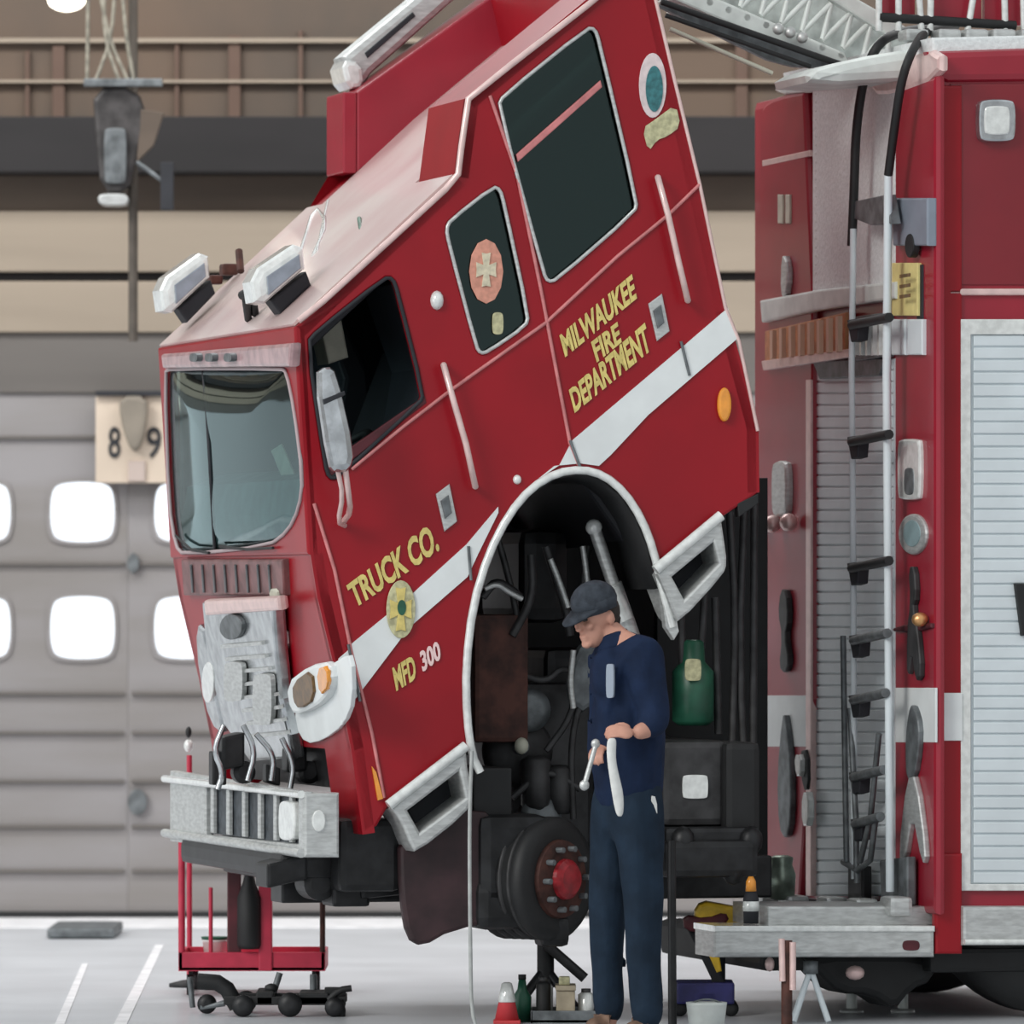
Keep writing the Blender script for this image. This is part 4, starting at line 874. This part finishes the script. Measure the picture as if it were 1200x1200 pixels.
# hands: palm and five fingers each
def hand(wrist, fwd, up, side_, curl, s=1.0):
    fwd = Vector(fwd).normalized(); up = Vector(up).normalized(); sd = fwd.cross(up).normalized()*side_
    out = []
    p0 = wrist; p1 = wrist+fwd*.045*s; p2 = wrist+fwd*.085*s
    out.append(ball_mesh((p0+p2)/2, .040*s, .040*s, .018*s, 2, Matrix((fwd, sd, up)).transposed()))
    for k, (L, o) in enumerate(((.068, -.030), (.078, -.010), (.072, .010), (.056, .029))):
        b = p1+sd*o*s; pts = [b, p2+sd*o*1.05*s]
        d = fwd.copy(); ang = 0
        for f_ in (.45, .32, .26):
            ang += curl
            dd = fwd*math.cos(ang)-up*math.sin(ang)
            pts.append(pts[-1]+dd*L*f_*s)
        out.append(skin_mesh([(p, r*s) for p, r in zip(pts, (.010, .0095, .009, .0085, .0075))], [(i, i+1) for i in range(4)], 0, 1))
    tb_ = wrist+fwd*.02*s-sd*.028*s
    tp_ = [tb_, tb_+fwd*.028*s-sd*.026*s-up*.008*s, tb_+fwd*.058*s-sd*.030*s-up*.024*s, tb_+fwd*.078*s-sd*.020*s-up*.036*s]
    out.append(skin_mesh([(p, r*s) for p, r in zip(tp_, (.014, .012, .0105, .009))], [(0, 1), (1, 2), (2, 3)], 0, 1))
    return out
wN = q(742, 858, -.27); wF = q(706, 872, -.08)
parts_ += hand(wN, (-1, -.15, .15), (.1, -.75, .65), -1, .5, .85)
parts_ += hand(wF, (-.35, -.9, -.35), (-.2, -.3, .9), 1, .6, .85)
bodym = merge(parts_)
bodym = modmesh(bodym, [('REMESH', {'mode': 'VOXEL', 'voxel_size': 0.0055}), ('SMOOTH', {'factor': 0.5, 'iterations': 4})])
link('body', bodym, M['skin'], man, smooth=True)
for s_ in (-1, 1):
    e = link('eye', ball_mesh(hp(-.083, .028*s_, .008), .010, .013, .007, 2, HM), M['eye'], man, smooth=True)
    link('eyebrow', ball_mesh(hp(-.088, .029*s_, .026), .008, .018, .005, 2, HM), M['hair'], man, smooth=True)
# hair, cap
link('hair', merge([ball_mesh(hp(.030, 0, .012), .078, .076, .085, 3, HM), ball_mesh(hp(.060, 0, -.03), .040, .060, .050, 2, HM)]), M['hair'], man, smooth=True)
cp = link('cap', merge([ball_mesh(hp(.006, 0, .060), .102, .082, .080, 3, HM), lathe_mesh(hp(.006, 0, .045), HM @ Vector((0, 0, 1)), [(-.018, .080), (-.018, .088), (.02, .088), (.03, .07)], 28)]), M['cap'], man, smooth=True)
br = []
bm = bmesh.new(); ring = []
for i in range(13):
    t = math.pi*(i/12)-math.pi/2
    ring.append((bm.verts.new(hp(-.075*math.cos(t)*0.9-.02, .074*math.sin(t), .040)), bm.verts.new(hp(-.02-.145*math.cos(t), .070*math.sin(t), .040-.035*math.cos(t)))))
for (a, b), (c, d) in zip(ring, ring[1:]): bm.faces.new((a, b, d, c))
me = bpy.data.meshes.new('m'); bm.to_mesh(me); bm.free()
link('cap_brim', modmesh(me, [('SOLIDIFY', {'thickness': 0.008, 'offset': 0})]), M['cap'], cp, smooth=True)
# clothing
def cloth(nm, meshes_, m, vox=0.008, tex=True):
    o = modmesh(merge(meshes_), [('REMESH', {'mode': 'VOXEL', 'voxel_size': vox}), ('SMOOTH', {'factor': 0.5, 'iterations': 5})])
    rnd = random.Random(3)
    from mathutils import noise
    for v in o.vertices:
        n_ = noise.noise(Vector((v.co.x*7, v.co.y*7, v.co.z*5)))*.010 + noise.noise(Vector((v.co.x*18, v.co.y*18, v.co.z*9)))*.005
        v.co += v.normal*n_
    return link(nm, o, m, man, smooth=True)
J2 = dict(J)
J['collar'] = (722, 752, -.02, .062)
J['hem'] = (737, 968, 0, .118)
J['cuN'] = (748, 857, -.252, .046); J['cuF'] = (707, 866, -.03, .040)
shirt = cloth('work_shirt', [ball_mesh(q(716, 792, -.05), .085, .12, .13), ball_mesh(q(712, 775, .02), .06, .10, .08), skel(['chest', 'waist', 'hem', 'upper', 'collar', 'shN', 'elN', 'cuN', 'shF', 'elF', 'cuF'],
    [('chest', 'waist'), ('waist', 'hem'), ('chest', 'upper'), ('upper', 'collar'), ('upper', 'shN'), ('shN', 'elN'), ('elN', 'cuN'), ('upper', 'shF'), ('shF', 'elF'), ('elF', 'cuF')], .016,
    {'chest': .168, 'waist': .154, 'hem': .146, 'upper': .142, 'shN': .092, 'elN': .070, 'cuN': .052, 'shF': .085, 'elF': .062, 'cuF': .044, 'collar': .068}, root='chest')], M['navy'])
J['cufN'] = (758, 1207, -.07, .06); J['cufF'] = (713, 1204, .06, .06)
cloth('work_trousers', [skel(['pelvis', 'waist', 'hipN', 'knN', 'cufN', 'hipF', 'knF', 'cufF'],
    [('pelvis', 'waist'), ('pelvis', 'hipN'), ('hipN', 'knN'), ('knN', 'cufN'), ('pelvis', 'hipF'), ('hipF', 'knF'), ('knF', 'cufF')], .014,
    {'pelvis': .128, 'waist': .110, 'hipN': .108, 'knN': .078, 'cufN': .064, 'hipF': .102, 'knF': .076, 'cufF': .062}, root='pelvis')], M['navytrouser'])
for (a, b, c) in (('anN', 'heN', 'toN'), ('anF', 'heF', 'toF')):
    bt = skel([a, b, c], [(a, b), (b, c)], .014, {a: .052, b: .046, c: .040}, root=b)
    zmin = min(v.co.z for v in bt.vertices)
    for v in bt.vertices: v.co.z = max(v.co.z, 0.006)
    k = link('boot', bt, M['leather'], man, smooth=True)
plate('chest_patch', Frame(q(714, 795, -.16), Vector((1, -.55, 0)), (0, 0, 1)), rrect(710, 778, 719, 818, 2), 0.012, mat('grey_patch', (0.28, 0.33, 0.40), .7), man, off=0.035, bevel=.001)
plate('pocket_rag', Frame(q(766, 940, -.12), (1, .2, 0), (0, 0, 1)), chaikin([(762, 932), (770, 934), (771, 968), (763, 966)], 1), 0.02, M['cloth'], man, off=0.0, bevel=.004)
cl = link('shirt_collar', lathe_mesh(q(719, 752, -.02), Vector((-.35, 0, 1)), [(-.03, .085), (-.01, .080), (.03, .066), (.035, .060), (.0, .062), (-.03, .070)], 28), M['navy'], man, smooth=True)
# rag and tools in the hands
def ribbon(nm, pts, width, m, **k):
    bm = bmesh.new(); prev = None
    for i, (p, wd) in enumerate(pts):
        a = bm.verts.new(p-Vector((wd, wd*.3, 0))); c = bm.verts.new(p+Vector((0, -.015, 0))); b = bm.verts.new(p+Vector((wd, wd*.2, 0)))
        if prev:
            bm.faces.new((prev[0], prev[1], c, a)); bm.faces.new((prev[1], prev[2], b, c))
        prev = (a, c, b)
    me = bpy.data.meshes.new('m'); bm.to_mesh(me); bm.free()
    return link(nm, modmesh(me, [('SOLIDIFY', {'thickness': 0.012, 'offset': 0}), ('SUBSURF', {'levels': 2})]), m, None, smooth=True, **k)
ribbon('rag', [(q(716, 862, -.31), .022), (q(714, 885, -.315), .016), (q(719, 910, -.315), .020), (q(723, 930, -.31), .024), (q(725, 955, -.31), .014)], 0, M['cloth'], label='white rag hanging from the hands of the mechanic', cat='rag')
lk = link('wrench', merge([tube_mesh([q(697, 872, -.26), q(684, 918, -.27)], .010), ball_mesh(q(684, 918, -.27), .02, .012, .022, 2), ball_mesh(q(697, 870, -.26), .018, .012, .02, 2)]), M['alu'], None, smooth=True, label='light metal wrench held in the far hand of the mechanic', cat='wrench')

# ================================================================== SHOP EQUIPMENT ON THE FLOOR
def fr(d): return Frame((0, d, 0), (1, 0, 0), (0, 0, 1))
def pole(px0, py0, px1, py1, d, r, d2=None): return tube_mesh([at(px0, py0, d), at(px1, py1, d2 or d)], r)
# red rolling rack beneath the bumper
DC = 30.9
rk = empty('rolling_rack', at(294, 1160, DC), 'red rolling rack with low tray standing under the front bumper', 'rack')
z0 = at(0, 1138, DC).z; z1 = at(0, 1116, DC).z
xa, xb = at(209, 0, DC).x, at(381, 0, DC).x
link('tray', merge([wbox_mesh(xa, xb, DC, DC+.02, z0, z1, .004), wbox_mesh(xa, xb, DC+.5, DC+.52, z0, z1, .004), wbox_mesh(xa, xa+.02, DC, DC+.52, z0, z1, .004), wbox_mesh(xb-.02, xb, DC, DC+.52, z0, z1, .004), wbox_mesh(xa, xb, DC, DC+.52, z0, z0+.015)]), M['cartred'], rk)
for (a, b, t_, bt_, r, mm) in ((213, 213, 985, 1116, .015, M['cartred']), (378, 378, 1052, 1118, .012, M['rust']), (247, 247, 1040, 1118, .009, M['cartred'])):
    link('post', pole(a, t_, b, bt_, DC+.02, r), mm, rk, smooth=True)
link('post', wbox_mesh(at(303, 0, DC).x, at(319, 0, DC).x, DC-.01, DC+.05, z0, at(0, 1035, DC).z, .006), M['cartred'], rk)
link('post', wbox_mesh(at(266, 0, DC).x, at(282, 0, DC).x, DC+.02, DC+.08, z0, at(0, 1004, DC).z, .006), M['maroon'], rk)
link('canister', lathe_mesh(at(292, 1112, DC+.0), Z, [(0, .045), (.02, .052), (.22, .052), (.28, .03), (.32, .02), (.38, .018)]), M['green'] if False else M['black'], rk, smooth=True)
links('caster', [lathe_mesh(Vector((x, y, .045)), (1, 0, 0), [(-.015, .02), (-.015, .045), (.015, .045), (.015, .02)], 20) for x in (xa+.05, xb-.05) for y in (DC+.05, DC+.46)]+[wbox_mesh(x-.008, x+.008, y-.01, y+.01, .05, z0) for x in (xa+.05, xb-.05) for y in (DC+.05, DC+.46)], M['black'], rk)
pp = empty('light_pole', at(221, 1165, 31.6), 'thin red pole with white ball top standing by the far end of the bumper', 'pole')
link('shaft', tube_mesh([Vector((at(222, 0, 31.6).x, 31.6, .0)), at(222, 885, 31.6)], .012), M['cartred'], pp, smooth=True)
link('ball_top', ball_mesh(at(221, 874, 31.6), .022, .022, .030, 2), M['lens'], pp, smooth=True)
link('tip', ball_mesh(at(221, 858, 31.6), .014, .014, .026, 2), M['black'], pp, smooth=True)
link('foot', lathe_mesh(Vector((at(222, 0, 31.6).x, 31.6, 0)), Z, [(0, .09), (.015, .09), (.03, .03)]), M['black'], pp, smooth=True)
bk_ = empty('parts_bucket', at(256, 1150, 30.2), 'small pale bucket with green rim on the tray of the red rack', 'bucket')
link('pail', lathe_mesh(Vector((at(252, 0, 31.1).x, 31.12, z0+.016)), Z, [(0, .045), (.10, .055), (.11, .06)]), M['lens'], bk_, smooth=True)
link('pail_rim', lathe_mesh(Vector((at(252, 0, 31.1).x, 31.12, z0+.126)), Z, [(0, .058), (.012, .062)]), M['green'], bk_, smooth=True)
bk_.location = Vector((at(252, 0, 31.1).x, 31.12, z0+.016))
for c in bk_.children: c.location = WLOC[c]-bk_.location
# black creeper / low jack
cr = empty('floor_jack', at(320, 1190, 29.3), 'low black floor jack with jumbled arms and wheels in front of the red rack', 'jack')
DJ = 29.35
jx = lambda p: at(p, 0, DJ).x
jz = lambda p: max(0.0, at(0, p, DJ).z)
link('jack_frame', merge([wbox_mesh(jx(262), jx(405), DJ, DJ+.04, jz(1178), jz(1168), .004), wbox_mesh(jx(262), jx(405), DJ+.25, DJ+.29, jz(1178), jz(1168), .004), wbox_mesh(jx(300), jx(320), DJ, DJ+.29, jz(1178), jz(1162), .006), wbox_mesh(jx(350), jx(385), DJ, DJ+.29, jz(1178), jz(1164), .006), wbox_mesh(jx(380), jx(405), DJ+.04, DJ+.1, jz(1170), jz(1158), .004)]), M['black'], cr)
links('lift_arm', [tube_mesh([at(232, 1150, DJ+.1), at(262, 1152, DJ+.1), at(278, 1180, DJ+.1)], .035, 1), tube_mesh([at(385, 1172, DJ), at(398, 1160, DJ), at(412, 1158, DJ)], .014, 1), tube_mesh([at(398, 1172, DJ), at(402, 1188, DJ), at(396, 1196, DJ)], .016, 1), ball_mesh(at(318, 1158, DJ+.1), .03, .03, .02, 2)], M['black'], cr, smooth=True)
links('jack_wheel', [lathe_mesh(Vector((jx(p), DJ+dy, r)), (0, 1, 0), [(0, .01), (0, r), (.03, r), (.03, .01)], 20) for p, dy, r in ((285, -.03, .045), (340, -.03, .05), (392, -.03, .04), (285, .29, .045), (392, .29, .04), (240, .2, .04))], M['dark'], cr, smooth=True)
links('jack_handle', [tube_mesh([at(222, 1145, DJ+.3), Vector((jx(222), DJ+.3, .02))], .012), tube_mesh([at(238, 1180, DJ+.1), Vector((jx(236), DJ+.1, .03)), Vector((jx(262), DJ+.1, .05))], .014), tube_mesh([at(328, 1140, DJ+.3), at(320, 1165, DJ+.3)], .014), tube_mesh([at(367, 1142, DJ+.28), at(367, 1168, DJ+.28)], .014)], M['aludark'], cr, smooth=True)
# clutter left of the mechanic
DT = 28.9
tx = lambda p: at(p, 0, DT).x
tz = lambda p: max(0.0, at(0, p, DT).z)
cn = empty('safety_cone', (tx(594), DT, 0), 'small red and white cone at the left end of the parts tray', 'cone')
link('cone_body', lathe_mesh(Vector((tx(594), DT, .01)), Z, [(0, .05), (.15, .018), (.155, .01)]), M['conered'], cn, smooth=True)
link('white_band', lathe_mesh(Vector((tx(594), DT, .01)), Z, [(.075, .036), (.08, .037), (.15, .021), (.155, .012)]), M['lens'], cn, smooth=True)
link('cone_base', wbox_mesh(tx(594)-.055, tx(594)+.055, DT-.055, DT+.055, 0, .014, .004), M['conered'], cn)
ty = empty('parts_tray', (tx(665), DT+.1, 0), 'grey steel parts tray on the floor beside the boots of the mechanic', 'tray')
link('pan', merge([wbox_mesh(tx(622), tx(700), DT, DT+.3, 0.0, .012), wbox_mesh(tx(622), tx(700), DT, DT+.012, .0, .05, .003), wbox_mesh(tx(622), tx(700), DT+.288, DT+.3, .0, .05, .003), wbox_mesh(tx(622), tx(624), DT, DT+.3, .0, .05), wbox_mesh(tx(698), tx(700), DT, DT+.3, .0, .05)]), M['aludark'], ty)
def thing(nm, me, m, lab, cat, group=None, **k): return link(nm, me, m, None, smooth=k.get('smooth', True), label=lab, cat=cat, group=group)
ox = empty('oil_bottle', (tx(613), DT+.12, 0), 'dark green bottle standing between the cone and the parts tray', 'bottle')
link('flask', lathe_mesh(Vector((tx(612), DT+.12, 0)), Z, [(0, .035), (.10, .038), (.13, .02), (.17, .014)]), M['green'], ox, smooth=True)
link('bottle_cap', lathe_mesh(Vector((tx(612), DT+.12, .17)), Z, [(0, .016), (.02, .016)]), M['black'], ox, smooth=True)
cans = [(637, .10, .17, .030, M['black'], 'black spray can at the left in the parts tray'), (641, .255, .15, .026, M['lens'], 'short white can behind the others in the parts tray'), (687, .10, .12, .032, M['lens'], 'squat white can nearest the mechanic in the parts tray')]
for p, dy, h, r, mm, lab in cans:
    c = empty('spray_can', (tx(p), DT+dy, .014), lab, 'can', 'cans in the parts tray')
    link('can_body', lathe_mesh(Vector((tx(p), DT+dy, .014)), Z, [(0, r*.95), (.004, r), (h*.8, r), (h*.88, r*.6)]), mm, c, smooth=True)
    link('can_cap', lathe_mesh(Vector((tx(p), DT+dy, .014+h*.86)), Z, [(0, r*.62), (h*.14, r*.6)]), M['darkgrey'], c, smooth=True)
tb2 = link('parts_box', merge([wbox_mesh(tx(652), tx(674), DT+.03, DT+.20, .014, .13, .006), wbox_mesh(tx(651), tx(675), DT+.02, DT+.21, .13, .15, .004)]), M['tan'], None, label='tan lidded box sitting in the parts tray', cat='box')
link('box_top_gear', merge([wbox_mesh(tx(655), tx(668), DT+.05, DT+.1, .15, .185, .006)]), M['goldpale'], tb2)
ajk = empty('jack_stand', (tx(642), DT+.45, 0), 'dark jack stand on the floor beneath the red wheel hub', 'jack stand')
sx = tx(640)
link('stand_post', tube_mesh([Vector((sx, DT+.45, .12)), Vector((sx, DT+.45, at(0, 1100, DT+.4).z))], .035), M['black'], ajk, smooth=True)
links('stand_leg', [tube_mesh([Vector((sx, DT+.45, .2)), Vector((sx+a, DT+.45+b, .012))], .018) for a, b in ((.14, .1), (-.14, .1), (.14, -.1), (-.14, -.1))], M['dark'], ajk, smooth=True)
link('ratchet_bar', tube_mesh([Vector((sx, DT+.4, .3)), Vector((sx+.16, DT+.4, .16))], .022), M['darkgrey'], ajk, smooth=True)
# hose hanging from the step
link('air_hose', tube_mesh([at(553, 880, 28.1), at(550, 960, 28.1), at(551, 1100, 28.1), Vector((at(553, 0, 28.1).x, 28.1, .01)), Vector((at(580, 0, 28.1).x, 28.0, .01))], .008, 2), mat('grey_hose', (0.42, 0.44, 0.43), .5, 0, .2, 20), None, smooth=True, label='thin grey air line hanging from the left cab step to the floor', cat='hose')
# stand with blue base and yellow top right of the mechanic
DB = 29.45
bx = lambda p: at(p, 0, DB).x
bz = lambda p: max(0.0, at(0, p, DB).z)
es = empty('transmission_jack', (bx(822), DB, 0), 'blue and yellow wheeled jack between the mechanic and the front step', 'jack')
links('jack_base', [wbox_mesh(bx(792), bx(860), DB-.1, DB-.04, .05, bz(1150), .01), wbox_mesh(bx(792), bx(860), DB+.1, DB+.16, .05, bz(1150), .01), wbox_mesh(bx(816), bx(840), DB-.1, DB+.16, .06, bz(1160), .01)], M['blue'], es)
links('jack_caster', [lathe_mesh(Vector((bx(p), y, .032)), (0, 1, 0), [(-.012, .01), (-.012, .032), (.012, .032), (.012, .01)], 18) for p in (796, 856) for y in (DB-.07, DB+.13)], M['black'], es, smooth=True)
link('jack_strut', plate_mesh(fr(DB), [(806, 1090), (822, 1090), (850, 1152), (838, 1156)], .05, 0, (), .01), M['lining'], es)
link('yellow_strut', plate_mesh(fr(DB-.06), [(818, 1092), (838, 1090), (846, 1138), (840, 1140)], .03, 0, (), .006), M['yellowpaint'], es)
link('jack_saddle', merge([plate_mesh(fr(DB), chaikin([(812, 1072), (822, 1056), (846, 1060), (876, 1066), (882, 1084), (820, 1086)], 1), .16, .05, (), .015)]), M['yellowpaint'], es)
link('saddle_pad', plate_mesh(fr(DB-.06), chaikin([(800, 1072), (828, 1076), (850, 1068), (856, 1080), (832, 1092), (802, 1092)], 1), .08, 0, (), .012), M['maroon'], es)
link('jack_column', tube_mesh([Vector((bx(842), DB+.03, .08)), at(842, 1075, DB+.03)], .03), M['lining'], es, smooth=True)
link('prop_pole', tube_mesh([at(787, 985, 28.5), Vector((at(788, 0, 28.5).x, 28.5, 0))], .018), M['dark'], None, smooth=True, label='thin dark prop pole standing just behind the mechanic', cat='pole')
wb = empty('waste_pail', (bx(822), 28.45, 0), 'pale grey pail at the foot of the blue and yellow jack', 'pail')
link('pail_shell', lathe_mesh(Vector((at(828, 0, 28.45).x, 28.45, 0)), Z, [(0, .065), (.01, .07), (.10, .08), (.11, .082)]), M['boomwhite'], wb, smooth=True)
link('pail_handle', tube_mesh([Vector((at(828, 0, 28.45).x-.08, 28.45, .10)), Vector((at(828, 0, 28.45).x, 28.42, .13)), Vector((at(828, 0, 28.45).x+.08, 28.45, .10))], .004, 2), M['aludark'], wb, smooth=True)
oc = empty('orange_bottle', at(884, 1050, 28.6), 'small orange and white bottle standing on the left end of the front step', 'bottle')
sp = SIDE.p(880, 1086, -.10); sp.z = SIDE.p(884, 1085, .06).z+.002
oc.location = sp; WLOC[oc] = sp
link('flask', lathe_mesh(sp, Z, [(0, .03), (.10, .032), (.13, .02)]), M['lining'], oc, smooth=True)
link('label_band', lathe_mesh(sp+Z*.05, Z, [(0, .034), (.04, .034)]), M['lens'], oc, smooth=True)
link('bottle_top', lathe_mesh(sp+Z*.13, Z, [(0, .022), (.04, .02), (.06, .01)]), M['amber'], oc, smooth=True)
# striped stand and folded step ladder under the front step
ps = empty('striped_stand', at(922, 1200, 28.5), 'pale pink and brown post standing in front of the front step', 'post')
gx = at(922, 0, 28.1).x
ps.location = Vector((gx, 28.1, 0)); WLOC[ps] = ps.location.copy()
link('post_shaft', tube_mesh([Vector((gx, 28.1, 0.01)), at(922, 1102, 28.1)], .022), M['rust'], ps, smooth=True)
links('post_sleeve', [tube_mesh([at(916, 1100, 28.08), at(917, 1150, 28.08)], .013), tube_mesh([at(929, 1104, 28.08), at(929, 1160, 28.08)], .013)], M['pinktrim'], ps, smooth=True)
link('post_foot', lathe_mesh(Vector((gx, 28.1, 0)), Z, [(0, .07), (.012, .07), (.02, .03)]), M['aludark'], ps, smooth=True)
af = empty('axle_stand', (at(950, 0, 28.9).x, 28.9, 0), 'pale blue triangular axle stand on the floor under the front step', 'stand')
ax_ = at(950, 0, 28.9).x
links('stand_leg', [tube_mesh([Vector((ax_, 28.9, .22)), Vector((ax_+a, 28.9+b, .01))], .012) for a, b in ((.07, .06), (-.07, .06), (.07, -.06), (-.07, -.06))], M['shutter'], af, smooth=True)
link('stand_head', lathe_mesh(Vector((ax_, 28.9, .2)), Z, [(0, .03), (.05, .03)]), M['aludark'], af, smooth=True)
for px, lab in ((998, 'left pale upright post under the body of the truck'), (1058, 'right pale upright post under the body of the truck')):
    gx = at(px, 0, 29.6).x
    o = empty('support_post', (gx, 29.6, 0), lab, 'post', 'pale posts under the body')
    link('post_shaft', tube_mesh([Vector((gx, 29.6, .01)), at(px, 1150, 29.6)], .022), M['boomwhite'], o, smooth=True)
    link('post_foot', lathe_mesh(Vector((gx, 29.6, 0)), Z, [(0, .05), (.012, .05), (.02, .03)]), M['alu'], o, smooth=True)
# low dark mat near the doors
link('floor_mat', box_mesh(Vector((at(100, 0, 36.4).x, 36.4, .03)), (.34, 0, 0), (0, .8, 0), (0, 0, .05), .015), M['aludark'], None, label='low dark mat lying on the floor before the overhead door', cat='mat')
